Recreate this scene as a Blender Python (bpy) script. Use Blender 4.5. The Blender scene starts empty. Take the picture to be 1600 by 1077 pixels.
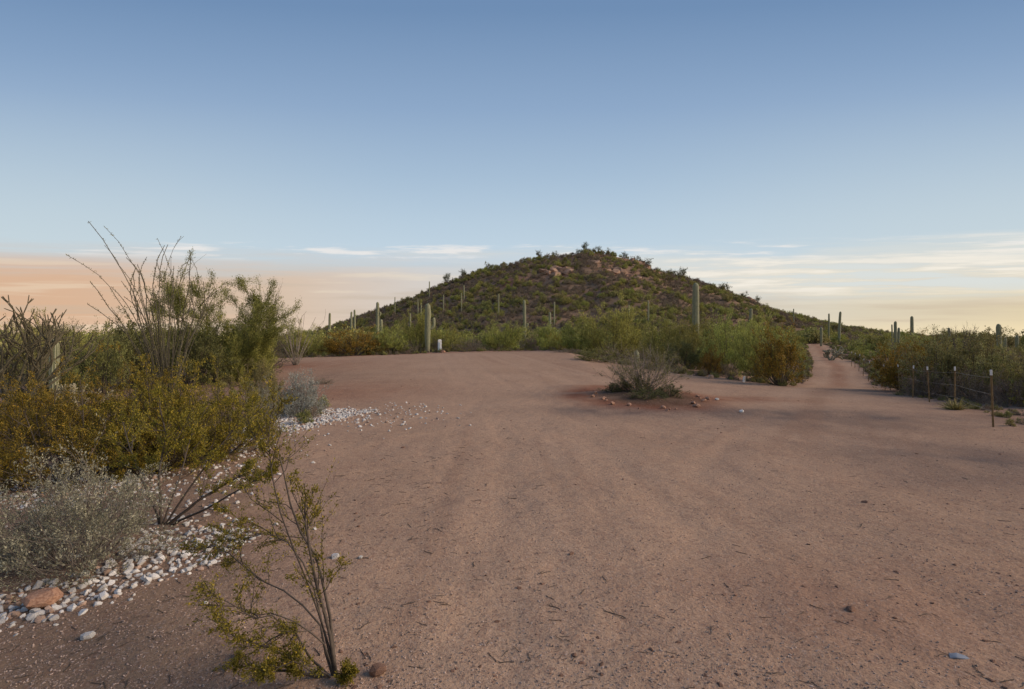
import bpy, bmesh, math, random
import numpy as np

# ------------------------------------------------------------------ camera, sky, sun, exposure
scene = bpy.context.scene
col = scene.collection
EYE = 1.6
FPX = 800.0                                   # focal length in photo pixels (photo is 1600 wide)
cam_d = bpy.data.cameras.new("camera")
cam_d.lens = 18.0
cam_d.sensor_width = 36.0
cam_d.clip_start = 0.05
cam_d.clip_end = 9000
cam = bpy.data.objects.new("camera", cam_d)
cam.location = (0, 0, EYE)
cam.rotation_euler = (math.radians(90), 0, 0)
col.objects.link(cam)
scene.camera = cam

SUN_AZ = 94.0        # degrees clockwise from the view direction (+Y)
SUN_EL = 27.0
sun_d = bpy.data.lights.new("sun", 'SUN')
sun_d.energy = 3.7
sun_d.angle = math.radians(40)
sun_d.color = (1.0, 0.80, 0.60)
sun = bpy.data.objects.new("sun", sun_d)
sun.rotation_euler = (math.radians(90 - SUN_EL), 0, math.radians(180 - SUN_AZ))
sun.location = (30, 10, 40)
col.objects.link(sun)

scene.view_settings.view_transform = 'Standard'
scene.view_settings.look = 'None'
scene.view_settings.exposure = 0.0
scene.view_settings.gamma = 1.0
scene.cycles.max_bounces = 5
scene.cycles.diffuse_bounces = 3
scene.cycles.transmission_bounces = 3
scene.cycles.glossy_bounces = 2


def lin(r, g, b):
    f = lambda c: (c / 255 / 12.92) if c / 255 <= 0.04045 else ((c / 255 + 0.055) / 1.055) ** 2.4
    return (f(r), f(g), f(b), 1.0)


class NT:
    """small node-tree helper"""
    def __init__(s, tree):
        s.t = tree
    def n(s, typ, **kw):
        nd = s.t.nodes.new(typ)
        for k, v in kw.items():
            setattr(nd, k, v)
        return nd
    def l(s, a, b):
        s.t.links.new(a, b)
    def put(s, sock, v):
        if hasattr(v, 'links'):
            s.t.links.new(v, sock)
        else:
            sock.default_value = v
    def math(s, op, a, b=0.0, c=None, clamp=False):
        nd = s.n('ShaderNodeMath', operation=op)
        nd.use_clamp = clamp
        s.put(nd.inputs[0], a); s.put(nd.inputs[1], b)
        if c is not None:
            s.put(nd.inputs[2], c)
        return nd.outputs[0]
    def mix(s, f, a, b, blend='MIX'):
        nd = s.n('ShaderNodeMix', data_type='RGBA', blend_type=blend)
        s.put(nd.inputs[0], f); s.put(nd.inputs[6], a); s.put(nd.inputs[7], b)
        return nd.outputs[2]
    def ramp(s, f, stops, interp='LINEAR'):
        nd = s.n('ShaderNodeValToRGB')
        nd.color_ramp.interpolation = interp
        e = nd.color_ramp.elements
        while len(e) < len(stops):
            e.new(0.5)
        for el, (p, c) in zip(e, stops):
            el.position = p
            el.color = c if len(c) == 4 else (*c, 1)
        s.put(nd.inputs[0], f)
        return nd.outputs[0]
    def step(s, x, a, b):
        nd = s.n('ShaderNodeMapRange', interpolation_type='SMOOTHSTEP')
        s.put(nd.inputs[0], x)
        nd.inputs[1].default_value = a; nd.inputs[2].default_value = b
        return nd.outputs[0]
    def noise(s, vec, scale, detail=3, rough=0.5):
        nd = s.n('ShaderNodeTexNoise')
        if vec is not None:
            s.l(vec, nd.inputs['Vector'])
        nd.inputs['Scale'].default_value = scale
        nd.inputs['Detail'].default_value = detail
        nd.inputs['Roughness'].default_value = rough
        return nd.outputs['Fac']


world = bpy.data.worlds.new("World")
scene.world = world
world.use_nodes = True
world.node_tree.nodes.clear()
W = NT(world.node_tree)
tc = W.n('ShaderNodeTexCoord')
sep = W.n('ShaderNodeSeparateXYZ'); W.l(tc.outputs['Generated'], sep.inputs[0])
dx, dy, dz = sep.outputs
den = W.math('SQRT', W.math('ADD', W.math('MULTIPLY', dy, dy), W.math('MULTIPLY', W.math('MULTIPLY', dx, dx), 0.2)))
tt = W.math('DIVIDE', dz, W.math('MAXIMUM', den, 0.02))           # height above the horizon
az = W.math('DIVIDE', dx, W.math('SQRT', W.math('ADD', W.math('MULTIPLY', dx, dx), W.math('MULTIPLY', dy, dy))))
# stretched coordinates for cloud streaks
cv = W.n('ShaderNodeCombineXYZ')
W.l(W.math('MULTIPLY', az, 2.2), cv.inputs[0]); W.l(W.math('MULTIPLY', tt, 26.0), cv.inputs[1]); W.l(W.math('MULTIPLY', dy, 0.6), cv.inputs[2])
streak = W.noise(cv.outputs[0], 1.6, 5, 0.55)
cv2 = W.n('ShaderNodeCombineXYZ')
W.l(W.math('MULTIPLY', az, 5.0), cv2.inputs[0]); W.l(W.math('MULTIPLY', tt, 46.0), cv2.inputs[1]); W.l(W.math('MULTIPLY', dy, 1.3), cv2.inputs[2])
wisp = W.noise(cv2.outputs[0], 1.3, 5, 0.6)
upper = W.ramp(W.math('MULTIPLY', tt, 1.0, clamp=True), [
    (0.00, lin(206, 216, 222)), (0.17, lin(190, 208, 222)), (0.24, lin(180, 200, 217)), (0.33, lin(163, 186, 209)),
    (0.46, lin(139, 165, 197)), (0.65, lin(109, 139, 177)), (1.0, lin(84, 117, 162))])
azn = W.math('ADD', W.math('MULTIPLY', az, 0.5), 0.5)             # 0 left .. 1 right
low = W.ramp(azn, [(0.0, lin(206, 160, 128)), (0.17, lin(212, 168, 136)), (0.30, lin(211, 184, 162)), (0.42, lin(209, 200, 194)),
                   (0.60, lin(208, 205, 200)), (0.75, lin(212, 202, 184)), (0.86, lin(216, 199, 166)), (1.0, lin(222, 202, 164))])
glow = W.ramp(azn, [(0.0, lin(226, 186, 152)), (0.3, lin(232, 206, 182)), (0.5, lin(228, 212, 196)), (0.7, lin(234, 216, 182)), (0.86, lin(250, 229, 182)), (1.0, lin(252, 232, 186))])
gcol = W.mix(W.step(tt, 0.060, 0.0), low, glow)
# grey-mauve streaks inside the low haze
gcol = W.mix(W.math('MULTIPLY', W.step(streak, 0.48, 0.64), 0.45), gcol, lin(192, 172, 152))
gcol = W.mix(W.math('MULTIPLY', W.step(streak, 0.46, 0.34), 0.35), gcol, lin(240, 224, 198))
edge = W.math('ADD', tt, W.math('MULTIPLY', W.math('SUBTRACT', streak, 0.5), 0.085))
lowmask = W.step(edge, 0.195, 0.115)
side = W.math('MULTIPLY', W.step(W.math('ABSOLUTE', az), 0.15, 0.75), W.step(tt, 0.55, 0.15))
upper = W.mix(W.math('MULTIPLY', side, 0.45), upper, lin(196, 206, 208))
skyc = W.mix(W.math('MULTIPLY', lowmask, 0.92), upper, gcol)
# whitish cloud bank on the right and thin wisps just above the haze edge
bank = W.math('MULTIPLY', W.math('MULTIPLY', W.step(edge, 0.200, 0.150), W.step(tt, 0.065, 0.115)), W.step(azn, 0.52, 0.70))
skyc = W.mix(W.math('MULTIPLY', bank, W.step(wisp, 0.56, 0.38)), skyc, lin(212, 216, 215))
skyc = W.mix(W.math('MULTIPLY', bank, W.step(wisp, 0.40, 0.62)), skyc, lin(238, 231, 220))
wband = W.math('MULTIPLY', W.step(tt, 0.155, 0.178), W.step(tt, 0.205, 0.185))
skyc = W.mix(W.math('MULTIPLY', W.math('MULTIPLY', wband, W.step(wisp, 0.50, 0.66)), 0.75), skyc, lin(238, 232, 228))
sky = W.n('ShaderNodeTexSky', sky_type='NISHITA')
sky.sun_disc = False
sky.sun_elevation = math.radians(5)
sky.sun_rotation = math.radians(SUN_AZ)
sky.air_density = 1.0
sky.dust_density = 1.0
bg1 = W.n('ShaderNodeBackground'); W.l(skyc, bg1.inputs[0]); bg1.inputs[1].default_value = 1.0
bg2 = W.n('ShaderNodeBackground'); W.l(sky.outputs[0], bg2.inputs[0]); bg2.inputs[1].default_value = 0.015
addn = W.n('ShaderNodeAddShader'); W.l(bg1.outputs[0], addn.inputs[0]); W.l(bg2.outputs[0], addn.inputs[1])
wout = W.n('ShaderNodeOutputWorld'); W.l(addn.outputs[0], wout.inputs[0])

# ------------------------------------------------------------------ numpy helpers
rng = np.random.default_rng(11)
random.seed(11)


def _h(ix, iy, s):
    n = (ix.astype(np.int64) * 374761393 + iy.astype(np.int64) * 668265263 + s * 1442695041) & 0xFFFFFFFF
    n = ((n ^ (n >> 13)) * 1274126177) & 0xFFFFFFFF
    n = n ^ (n >> 16)
    return (n & 0xFFFF) / 65535.0


def vnoise(x, y, s=0):
    ix = np.floor(x); iy = np.floor(y)
    fx = x - ix; fy = y - iy
    fx = fx * fx * (3 - 2 * fx); fy = fy * fy * (3 - 2 * fy)
    a = _h(ix, iy, s); b = _h(ix + 1, iy, s); c = _h(ix, iy + 1, s); d = _h(ix + 1, iy + 1, s)
    return (a * (1 - fx) + b * fx) * (1 - fy) + (c * (1 - fx) + d * fx) * fy


def fbm(x, y, s=0, o=4):
    v = 0; a = 0.5
    for i in range(o):
        v = v + a * vnoise(x, y, s + i); x = x * 2.03 + 17.1; y = y * 2.03 - 9.7; a *= 0.5
    return v / (1 - 0.5 ** o)


def sstep(a, b, x):
    t = np.clip((x - a) / (b - a), 0, 1)
    return t * t * (3 - 2 * t)


def polydist(x, y, pts):
    d = np.full(np.shape(x), 1e9)
    for (x0, y0), (x1, y1) in zip(pts[:-1], pts[1:]):
        vx, vy = x1 - x0, y1 - y0
        t = np.clip(((x - x0) * vx + (y - y0) * vy) / (vx * vx + vy * vy), 0, 1)
        d = np.minimum(d, np.hypot(x - x0 - t * vx, y - y0 - t * vy))
    return d


def inpoly(x, y, pts):
    r = np.zeros(np.shape(x), bool)
    for (x0, y0), (x1, y1) in zip(pts, pts[1:] + pts[:1]):
        if y0 == y1:
            continue
        c = ((y0 > y) != (y1 > y)) & (x < (x1 - x0) * (y - y0) / (y1 - y0) + x0)
        r ^= c
    return r


# ------------------------------------------------------------------ layout of the place (metres, camera at 0,0, looking +Y)
FENCE = [(9.4, 10.0), (11.5, 13.3), (12.4, 15.2), (13.3, 17.0), (14.4, 19.0), (15.8, 21.4), (16.9, 23.4), (18.0, 25.3),
         (19.2, 27.6), (20.5, 29.9), (21.8, 32.2), (23.1, 34.5), (24.4, 36.8)]
TRACK = [(3.0, 6.0), (7.0, 12.0), (10.8, 18.0), (16.0, 25.0), (22.3, 35.0), (28.0, 45.0), (36.5, 60.0), (45.0, 75.0), (52, 88)]
ROAD = [(0.6, -4.0), (0.7, 4.0), (0.6, 10.0), (-0.6, 18.0), (-2.6, 27.0), (-4.2, 36.0), (-5.5, 45.0)]
LOT = [(-0.9, -6), (-1.1, 2.6), (-2.3, 4.6), (-3.4, 7.0), (-4.3, 9.5), (-4.6, 12.5), (-8.0, 17), (-12.5, 24), (-16.5, 32), (-18.5, 38),
       (-13, 41.5), (-5, 44.5), (2, 43.5), (5.2, 38), (5.8, 32), (8.4, 27.5), (11.4, 24.5), (11.9, 21.0), (13.6, 22.6),
       (15.6, 22.0), (13.3, 17), (10.4, 11.8), (9.6, 9), (9, -6)]
ISL = (3.95, 15.4)          # planted island in the clearing

RPX = np.array([(250, 542), (430, 534), (490, 523), (540, 508), (600, 487), (650, 468), (700, 446), (750, 429), (800, 418), (850, 408), (880, 406),
                (915, 402), (950, 408), (985, 414), (1005, 426), (1040, 434), (1085, 447), (1130, 460), (1165, 473), (1190, 485),
                (1240, 496), (1300, 512), (1400, 527), (1500, 536), (1700, 542)], float)
HY = 220.0
RX = (RPX[:, 0] - 800) / FPX * HY
RZ = np.maximum((540 - RPX[:, 1] + 4.5 * np.sin(np.clip((RPX[:, 0] - 430) / 900, 0, 1) * np.pi)) / FPX * HY + 0.4, 0)


def hill_h(x, y):
    w = (fbm(x / 30, y / 30, 91, 3) - 0.5)
    zr = np.interp(x + 8 * w * sstep(0, 60, np.abs(HY - y)), RX, RZ)
    W_ = 24 + 2.35 * zr
    u = np.clip((HY - y) / W_, -1.3, 1.0)
    f = np.where(u >= 0, (1 - np.clip(u, 0, 1)) ** 1.08, np.clip(1 + u / 1.25, 0, 1) ** 1.2)
    h = zr * f
    rough = (fbm(x / 13, y / 13, 5, 4) - 0.5) * 4.2 + (fbm(x / 34, y / 34, 7, 3) - 0.5) * 5.0
    return np.maximum(h + rough * sstep(0, 9, h) * (0.35 + 0.65 * sstep(0, 40, HY - y)), 0)


def Z(x, y, fine=True):
    x = np.asarray(x, float); y = np.asarray(y, float)
    A = np.interp(x, [-45, -30, -17, -10, -3, 4, 8, 12, 20, 40], [0.35, 0.4, 0.5, 0.72, 0.98, 1.12, 0.42, 0.12, 0.15, 0.2])
    z = A * sstep(15, 41, y) * (1 - 0.5 * sstep(44, 62, y))
    # dip along the fence
    z = z - 0.40 * np.exp(-((x - 17.5) / 7.5) ** 2 - ((y - 25) / 10.5) ** 2)
    # slow rise towards the foot of the hill and the head of the track
    z = z + 0.95 * sstep(42, 78, y) * sstep(18, 34, x) + 0.9 * sstep(60, 110, y) * (1 - sstep(150, 600, y))
    z = z + (fbm(x / 9, y / 9, 31, 3) - 0.5) * 0.5 * sstep(14, 40, np.abs(y) + np.abs(x) * 0.3) * (1 - 0.6 * sstep(0, 1, 1.0 * inlot(x, y)))
    # island mound and small berms
    di = np.hypot((x - ISL[0]) / 2.0, (y - ISL[1]) / 2.3)
    z = z + 0.15 * np.exp(-di ** 2 * 1.3)
    z = z + 0.10 * np.exp(-((x - 2.6) / 1.2) ** 2 - ((y - 18.3) / 0.7) ** 2)
    z = z + hill_h(x, y)
    if fine:
        near = np.exp(-(np.hypot(x, y) / 26) ** 2)
        z = z + near * ((fbm(x * 0.9, y * 0.9, 3, 4) - 0.5) * 0.085 + (fbm(x * 6, y * 6, 13, 3) - 0.5) * 0.016)
        for path, off in ((TRACK, 0.8), (ROAD, 0.8), (ROAD2, 0.75)):
            d = polydist(x, y, path) + (fbm(x * 0.5, y * 0.5, 17, 2) - 0.5) * 0.5
            rut = np.exp(-((d - off) / 0.17) ** 2) - 0.45 * np.exp(-((d - off - 0.36) / 0.16) ** 2)
            z = z - rut * 0.008 * np.clip(fbm(x * 0.25, y * 0.25, 23, 2) * 2.2 - 0.5, 0, 1)
    return z


_lx = None


def inlot(x, y):
    x = np.asarray(x, float); y = np.asarray(y, float)
    return inpoly(x, y, LOT)


ROAD2 = [(-2.0, 40), (0.5, 30), (3.0, 21), (4.0, 13), (6.5, 8), (10, 3.5), (13, 0)]


def gz(x, y):
    return float(Z(np.array([x]), np.array([y]))[0])


def px(xp, Y):
    """world x of photo column xp at distance Y"""
    return (xp - 800) / FPX * Y


# ------------------------------------------------------------------ mesh builder
class Geo:
    def __init__(s):
        s.v = []; s.q = []; s.t = []; s.qt = []; s.tt_ = []; s.n = 0; s.qm = []; s.tm = []
    def add(s, V, Q=None, T=None, tint=0.5, mat=0):
        V = np.asarray(V, float).reshape(-1, 3)
        if Q is not None and len(Q):
            Q = np.asarray(Q, np.int64).reshape(-1, 4)
            s.q.append(Q + s.n); s.qt.append(np.broadcast_to(np.asarray(tint, float), (len(Q),))); s.qm.append(np.full(len(Q), mat))
        if T is not None and len(T):
            T = np.asarray(T, np.int64).reshape(-1, 3)
            s.t.append(T + s.n); s.tt_.append(np.broadcast_to(np.asarray(tint, float), (len(T),))); s.tm.append(np.full(len(T), mat))
        s.v.append(V); s.n += len(V)
    def merge(s, o, mat=0):
        off = s.n
        for V in o.v:
            s.v.append(V)
        s.n += o.n
        for Q, t in zip(o.q, o.qt):
            s.q.append(Q + off); s.qt.append(t); s.qm.append(np.full(len(Q), mat))
        for T, t in zip(o.t, o.tt_):
            s.t.append(T + off); s.tt_.append(t); s.tm.append(np.full(len(T), mat))
    def mesh(s, name, mats, smooth=True, vattr=None):
        me = bpy.data.meshes.new(name)
        V = np.concatenate(s.v) if s.v else np.zeros((0, 3))
        Q = np.concatenate(s.q) if s.q else np.zeros((0, 4), int)
        T = np.concatenate(s.t) if s.t else np.zeros((0, 3), int)
        nl = Q.size + T.size; nf = len(Q) + len(T)
        me.vertices.add(len(V)); me.vertices.foreach_set('co', V.ravel())
        me.loops.add(nl); me.loops.foreach_set('vertex_index', np.concatenate([Q.ravel(), T.ravel()]).astype(np.int32))
        me.polygons.add(nf)
        st = np.concatenate([np.arange(len(Q)) * 4, Q.size + np.arange(len(T)) * 3]).astype(np.int32)
        me.polygons.foreach_set('loop_start', st)
        tint = np.concatenate(s.qt + s.tt_) if nf else np.zeros(0)
        mi = np.concatenate(s.qm + s.tm).astype(np.int32) if nf else np.zeros(0, np.int32)
        me.polygons.foreach_set('material_index', mi)
        me.polygons.foreach_set('use_smooth', np.full(nf, smooth))
        a = me.attributes.new('tint', 'FLOAT', 'FACE'); a.data.foreach_set('value', tint.astype(np.float32))
        if vattr is not None:
            a = me.attributes.new('rib', 'FLOAT', 'POINT'); a.data.foreach_set('value', np.asarray(vattr, np.float32))
        for m in mats:
            me.materials.append(m)
        me.update(calc_edges=True)
        return me


def nrm(v):
    return v / np.maximum(np.linalg.norm(v, axis=-1, keepdims=True), 1e-9)


def tubes(g, P, R, sides=4, tint=0.5, r=None):
    """P (N,n,3) polylines, R (N,n) radii"""
    P = np.asarray(P, float); R = np.asarray(R, float)
    N, n, _ = P.shape
    T = np.gradient(P, axis=1); T = nrm(T)
    ref = np.where(np.abs(T[:, :, 2:3]) > 0.85, np.array([1.0, 0.13, 0.0]), np.array([0.0, 0.0, 1.0]))
    u = nrm(np.cross(T, ref)); v = np.cross(T, u)
    a = np.arange(sides) / sides * 2 * np.pi
    ring = P[:, :, None, :] + R[:, :, None, None] * (np.cos(a)[None, None, :, None] * u[:, :, None, :] + np.sin(a)[None, None, :, None] * v[:, :, None, :])
    V = ring.reshape(-1, 3)
    base = (np.arange(N)[:, None, None] * n + np.arange(n - 1)[None, :, None]) * sides
    i = np.arange(sides)[None, None, :]; j = (i + 1) % sides
    Q = np.stack([base + i, base + j, base + sides + j, base + sides + i], -1).reshape(-1, 4)
    if np.ndim(tint) == 1 and len(tint) == N:
        tint = np.repeat(tint, (n - 1) * sides)
    g.add(V, Q, tint=tint)


def leaves(g, P, D, L, Wd, tint, rg):
    """one diamond leaf per point; P (N,3), D direction, L length, Wd width"""
    N = len(P)
    D = nrm(D); s = nrm(np.cross(D, rg.normal(size=(N, 3)))); up = np.cross(D, s)
    L = np.broadcast_to(L, (N,))[:, None]; Wd = np.broadcast_to(Wd, (N,))[:, None]
    mid = P + D * L * 0.5 + up * L * 0.10
    V = np.stack([P, mid + s * Wd * 0.5, P + D * L, mid - s * Wd * 0.5], 1).reshape(-1, 3)
    Q = np.arange(N * 4).reshape(N, 4)
    g.add(V, Q, tint=tint)


def at(P, t):
    """sample polylines P (N,n,3) at t (N,) in 0..1 -> point, tangent"""
    n = P.shape[1]
    f = np.clip(t, 0, 0.9999) * (n - 1); i = f.astype(int); f = (f - i)[:, None]
    k = np.arange(len(P))
    a = P[k, i]; b = P[k, i + 1]
    return a * (1 - f) + b * f, nrm(b - a)


def wand(start, d, L, n, bend, wob, rg):
    """curved polylines from start in direction d, length L; bend vector added quadratically"""
    N = len(start); t = np.linspace(0, 1, n)[None, :, None]
    L = np.broadcast_to(L, (N,))[:, None, None]
    P = start[:, None, :] + nrm(d)[:, None, :] * t * L + np.asarray(bend)[:, None, :] * (t ** 2) * L
    w = np.cumsum(rg.normal(size=(N, n, 3)), 1) * wob * L / n
    w[:, 0] = 0
    return P + w


def sub(P, L, per, t0, t1, ang, lenf, n, up, wob, rg, thin=0.0):
    """side shoots from polylines"""
    N = len(P); idx = np.repeat(np.arange(N), per)
    if thin:
        idx = idx[rg.random(len(idx)) > thin]
    t = t0 + (t1 - t0) * rg.random(len(idx))
    s, T = at(P[idx], t)
    d = nrm(T + ang * nrm(rg.normal(size=T.shape)))
    l = L[idx] * lenf * (0.55 + 0.9 * rg.random(len(idx))) * (1.15 - 0.55 * t)
    b = np.zeros_like(d); b[:, 2] = up; b += rg.normal(size=d.shape) * 0.12
    return wand(s, d, l, n, b, wob, rg), l


def shrub(seed, H, Wd, nstem, nbr, ntw, nleaf, ll, lw, tilt=62, up=0.15, stem_r=0.012, leaf_t0=0.25, thin=0.15, ang=0.75,
          sides=4, stems=None, leaf_ang=0.9, brl=0.42, twl=0.5, twig_draw=True, clump=0.0, tilt_pow=0.6, out=0.0, jit=0.6):
    rg = np.random.default_rng(seed)
    gs, gl = Geo(), Geo()
    if stems is None:
        a = rg.random(nstem) * 2 * np.pi
        th = np.radians(tilt) * rg.random(nstem) ** tilt_pow
        end = np.stack([np.sin(th) * np.cos(a) * Wd * 0.5 / max(np.sin(np.radians(tilt)), 0.3), np.sin(th) * np.sin(a) * Wd * 0.5 / max(np.sin(np.radians(tilt)), 0.3),
                        np.cos(th) * H], 1) * (0.70 + 0.28 * rg.random((nstem, 1)))
        L = np.linalg.norm(end, axis=1)
        st = np.stack([np.cos(a), np.sin(a), 0 * a], 1) * (0.03 + 0.05 * rg.random((nstem, 1))) * Wd * 0.5
        st[:, 2] = -0.03
        b = np.stack([-np.cos(a), -np.sin(a), 0 * a], 1) * (0.10 + 0.15 * rg.random((nstem, 1))) + np.array([0, 0, up])
        b += out * np.stack([np.cos(a), np.sin(a), 0 * a], 1)
        S = wand(st, end - b * L[:, None], L, 8, b, 0.10, rg)
    else:
        S = stems; L = np.linalg.norm(np.diff(S, axis=1), axis=2).sum(1)
    n = S.shape[1]
    rr = np.linspace(1, 0.35, n)[None] * stem_r * (0.6 + 0.8 * rg.random((len(S), 1)))
    tubes(gs, S, rr, sides, tint=rg.random(len(S)))
    B, LB = sub(S, L, nbr, 0.30, 1.0, ang, brl, 5, up, 0.16, rg, thin)
    tubes(gs, B, np.linspace(0.42, 0.16, 5)[None] * stem_r * np.ones((len(B), 1)), 3, tint=rg.random(len(B)))
    T, LT = sub(B, LB, ntw, 0.2, 1.0, ang, twl, 4, up * 0.6, 0.2, rg, thin)
    if twig_draw:
        tubes(gs, T, np.linspace(0.20, 0.08, 4)[None] * stem_r * np.ones((len(T), 1)), 3, tint=rg.random(len(T)))
    # foliage
    for arr, frac in ((T, 0.8), (B, 0.2)):
        m = int(nleaf * frac)
        i = rg.integers(0, len(arr), m)
        if clump:
            keep = rg.random(len(arr)) > clump
            i = i[keep[i]]
        m = len(i)
        p, d = at(arr[i], leaf_t0 + (1 - leaf_t0) * rg.random(m) ** 0.8)
        p = p + rg.normal(size=p.shape) * ll * jit
        D = nrm(d + leaf_ang * nrm(rg.normal(size=d.shape)) + np.array([0, 0, 0.25]))
        tnt = np.clip(0.5 + 0.22 * rg.normal(size=m) + 0.25 * (rg.random(len(arr))[i] - 0.5), 0, 1)
        leaves(gl, p, D, ll * (0.6 + 0.7 * rg.random(m)), lw * (0.7 + 0.6 * rg.random(m)), tnt, rg)
    return gs, gl


# ------------------------------------------------------------------ materials
def mat(name):
    m = bpy.data.materials.new(name); m.use_nodes = True
    m.node_tree.nodes.clear()
    return m, NT(m.node_tree)


def leaf_mat(name, c1, c2, c3=None, trans=0.20, rvar=0.35):
    m, t = mat(name)
    at_ = t.n('ShaderNodeAttribute', attribute_name='tint')
    oi = t.n('ShaderNodeObjectInfo')
    c = t.ramp(at_.outputs['Fac'], [(0.1, (*c1, 1)), (0.62, (*c2, 1)), (0.95, (*(c3 or c2), 1))])
    hv = t.n('ShaderNodeHueSaturation')
    t.l(c, hv.inputs['Color'])
    t.l(t.math('ADD', t.math('MULTIPLY', oi.outputs['Random'], rvar), 1 - rvar * 0.5), hv.inputs['Value'])
    t.l(t.math('ADD', t.math('MULTIPLY', t.math('FRACT', t.math('MULTIPLY', oi.outputs['Random'], 7.31)), 0.045), 0.478), hv.inputs['Hue'])
    d = t.n('ShaderNodeBsdfPrincipled'); t.l(hv.outputs[0], d.inputs['Base Color'])
    d.inputs['Roughness'].default_value = 0.62; d.inputs['Specular IOR Level'].default_value = 0.25
    tr = t.n('ShaderNodeBsdfTranslucent'); t.l(hv.outputs[0], tr.inputs['Color'])
    mx = t.n('ShaderNodeMixShader'); mx.inputs[0].default_value = trans
    t.l(d.outputs[0], mx.inputs[1]); t.l(tr.outputs[0], mx.inputs[2])
    o = t.n('ShaderNodeOutputMaterial'); t.l(mx.outputs[0], o.inputs[0])
    return m


def plain_mat(name, c1, c2, scale=8.0, rough=0.85, bump=0.0, bscale=60.0, objvar=0.0, tint=False):
    m, t = mat(name)
    tcn = t.n('ShaderNodeTexCoord')
    nz = t.noise(tcn.outputs['Object'], scale, 4, 0.6)
    f = t.step(nz, 0.3, 0.7)
    if tint:
        a = t.n('ShaderNodeAttribute', attribute_name='tint')
        f = t.math('ADD', t.math('MULTIPLY', f, 0.5), t.math('MULTIPLY', a.outputs['Fac'], 0.5))
    c = t.mix(f, (*c1, 1), (*c2, 1))
    if objvar:
        oi = t.n('ShaderNodeObjectInfo')
        hv = t.n('ShaderNodeHueSaturation'); t.l(c, hv.inputs['Color'])
        t.l(t.math('ADD', t.math('MULTIPLY', oi.outputs['Random'], objvar), 1 - objvar * 0.6), hv.inputs['Value'])
        c = hv.outputs[0]
    d = t.n('ShaderNodeBsdfPrincipled'); t.put(d.inputs['Base Color'], c)
    d.inputs['Roughness'].default_value = rough; d.inputs['Specular IOR Level'].default_value = 0.25
    if bump:
        b = t.n('ShaderNodeBump'); b.inputs['Strength'].default_value = bump; b.inputs['Distance'].default_value = 0.01
        t.l(t.noise(tcn.outputs['Object'], bscale, 4, 0.6), b.inputs['Height'])
        t.l(b.outputs[0], d.inputs['Normal'])
    o = t.n('ShaderNodeOutputMaterial'); t.l(d.outputs[0], o.inputs[0])
    return m


M = {}
M['creosote'] = leaf_mat('creosote_leaf', (0.088, 0.070, 0.012), (0.245, 0.182, 0.025), (0.47, 0.285, 0.036), rvar=0.3)
M['olive'] = leaf_mat('olive_leaf', (0.138, 0.132, 0.046), (0.292, 0.270, 0.094), (0.462, 0.418, 0.143), rvar=0.6)
M['paloverde'] = leaf_mat('paloverde_leaf', (0.144, 0.149, 0.039), (0.339, 0.333, 0.086), (0.540, 0.506, 0.127), rvar=0.55)
M['mesquite'] = leaf_mat('mesquite_leaf', (0.061, 0.066, 0.024), (0.138, 0.139, 0.048), (0.231, 0.220, 0.077), rvar=0.5)
M['dry'] = leaf_mat('dry_leaf', (0.106, 0.076, 0.050), (0.235, 0.179, 0.118), (0.381, 0.302, 0.202), trans=0.15, rvar=0.6)
M['bursage'] = leaf_mat('bursage_leaf', (0.126, 0.126, 0.082), (0.270, 0.270, 0.180), (0.432, 0.432, 0.300), trans=0.12)
M['silver'] = leaf_mat('silver_leaf', (0.17, 0.18, 0.155), (0.30, 0.315, 0.275), (0.42, 0.43, 0.39), trans=0.15)
M['pvtree'] = leaf_mat('pvtree_leaf', (0.085, 0.092, 0.024), (0.215, 0.215, 0.052), (0.37, 0.35, 0.09), rvar=0.1)
M['stem'] = plain_mat('stem_bark', (0.045, 0.035, 0.028), (0.125, 0.10, 0.08), 30, tint=True)
M['greystem'] = plain_mat('grey_twig', (0.13, 0.105, 0.085), (0.30, 0.26, 0.22), 30, tint=True)
M['pvstem'] = plain_mat('palo_verde_bark', (0.085, 0.075, 0.035), (0.19, 0.165, 0.075), 12, tint=True)
M['ocostem'] = plain_mat('ocotillo_bark', (0.05, 0.044, 0.032), (0.13, 0.115, 0.085), 20, tint=True)
M['cholla'] = plain_mat('cholla_joint', (0.05, 0.044, 0.026), (0.14, 0.118, 0.072), 25, tint=True)
M['palecholla'] = plain_mat('pale_cholla_joint', (0.20, 0.175, 0.11), (0.38, 0.34, 0.23), 25, tint=True)
M['spine'] = plain_mat('cactus_spine', (0.20, 0.165, 0.11), (0.36, 0.31, 0.22), 30)
M['whitestone'] = plain_mat('white_quartz', (0.38, 0.355, 0.33), (0.72, 0.695, 0.66), 14, 0.8, 0.4, 80, objvar=0.55)
M['tanstone'] = plain_mat('tan_stone', (0.30, 0.20, 0.15), (0.46, 0.33, 0.25), 14, 0.85, 0.4, 80, objvar=0.5)
M['redrock'] = plain_mat('red_rock', (0.26, 0.135, 0.085), (0.46, 0.27, 0.18), 9, 0.85, 0.6, 40, objvar=0.25)
M['clod'] = plain_mat('soil_clod', (0.12, 0.068, 0.045), (0.27, 0.155, 0.11), 20, 0.95, 0.5, 80, objvar=0.5)
M['pebble'] = plain_mat('pebble', (0.20, 0.13, 0.10), (0.52, 0.40, 0.33), 3, 0.85, objvar=0.9)
M['outcrop'] = plain_mat('outcrop_rock', (0.20, 0.125, 0.085), (0.40, 0.262, 0.185), 0.5, 0.9, 0.8, 3, objvar=0.35)
M['post'] = plain_mat('rusty_post', (0.16, 0.10, 0.045), (0.30, 0.20, 0.09), 12, 0.7, 0.2, 60)
M['whitepaint'] = plain_mat('white_paint', (0.66, 0.65, 0.61), (0.80, 0.79, 0.76), 9, 0.6)
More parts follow.
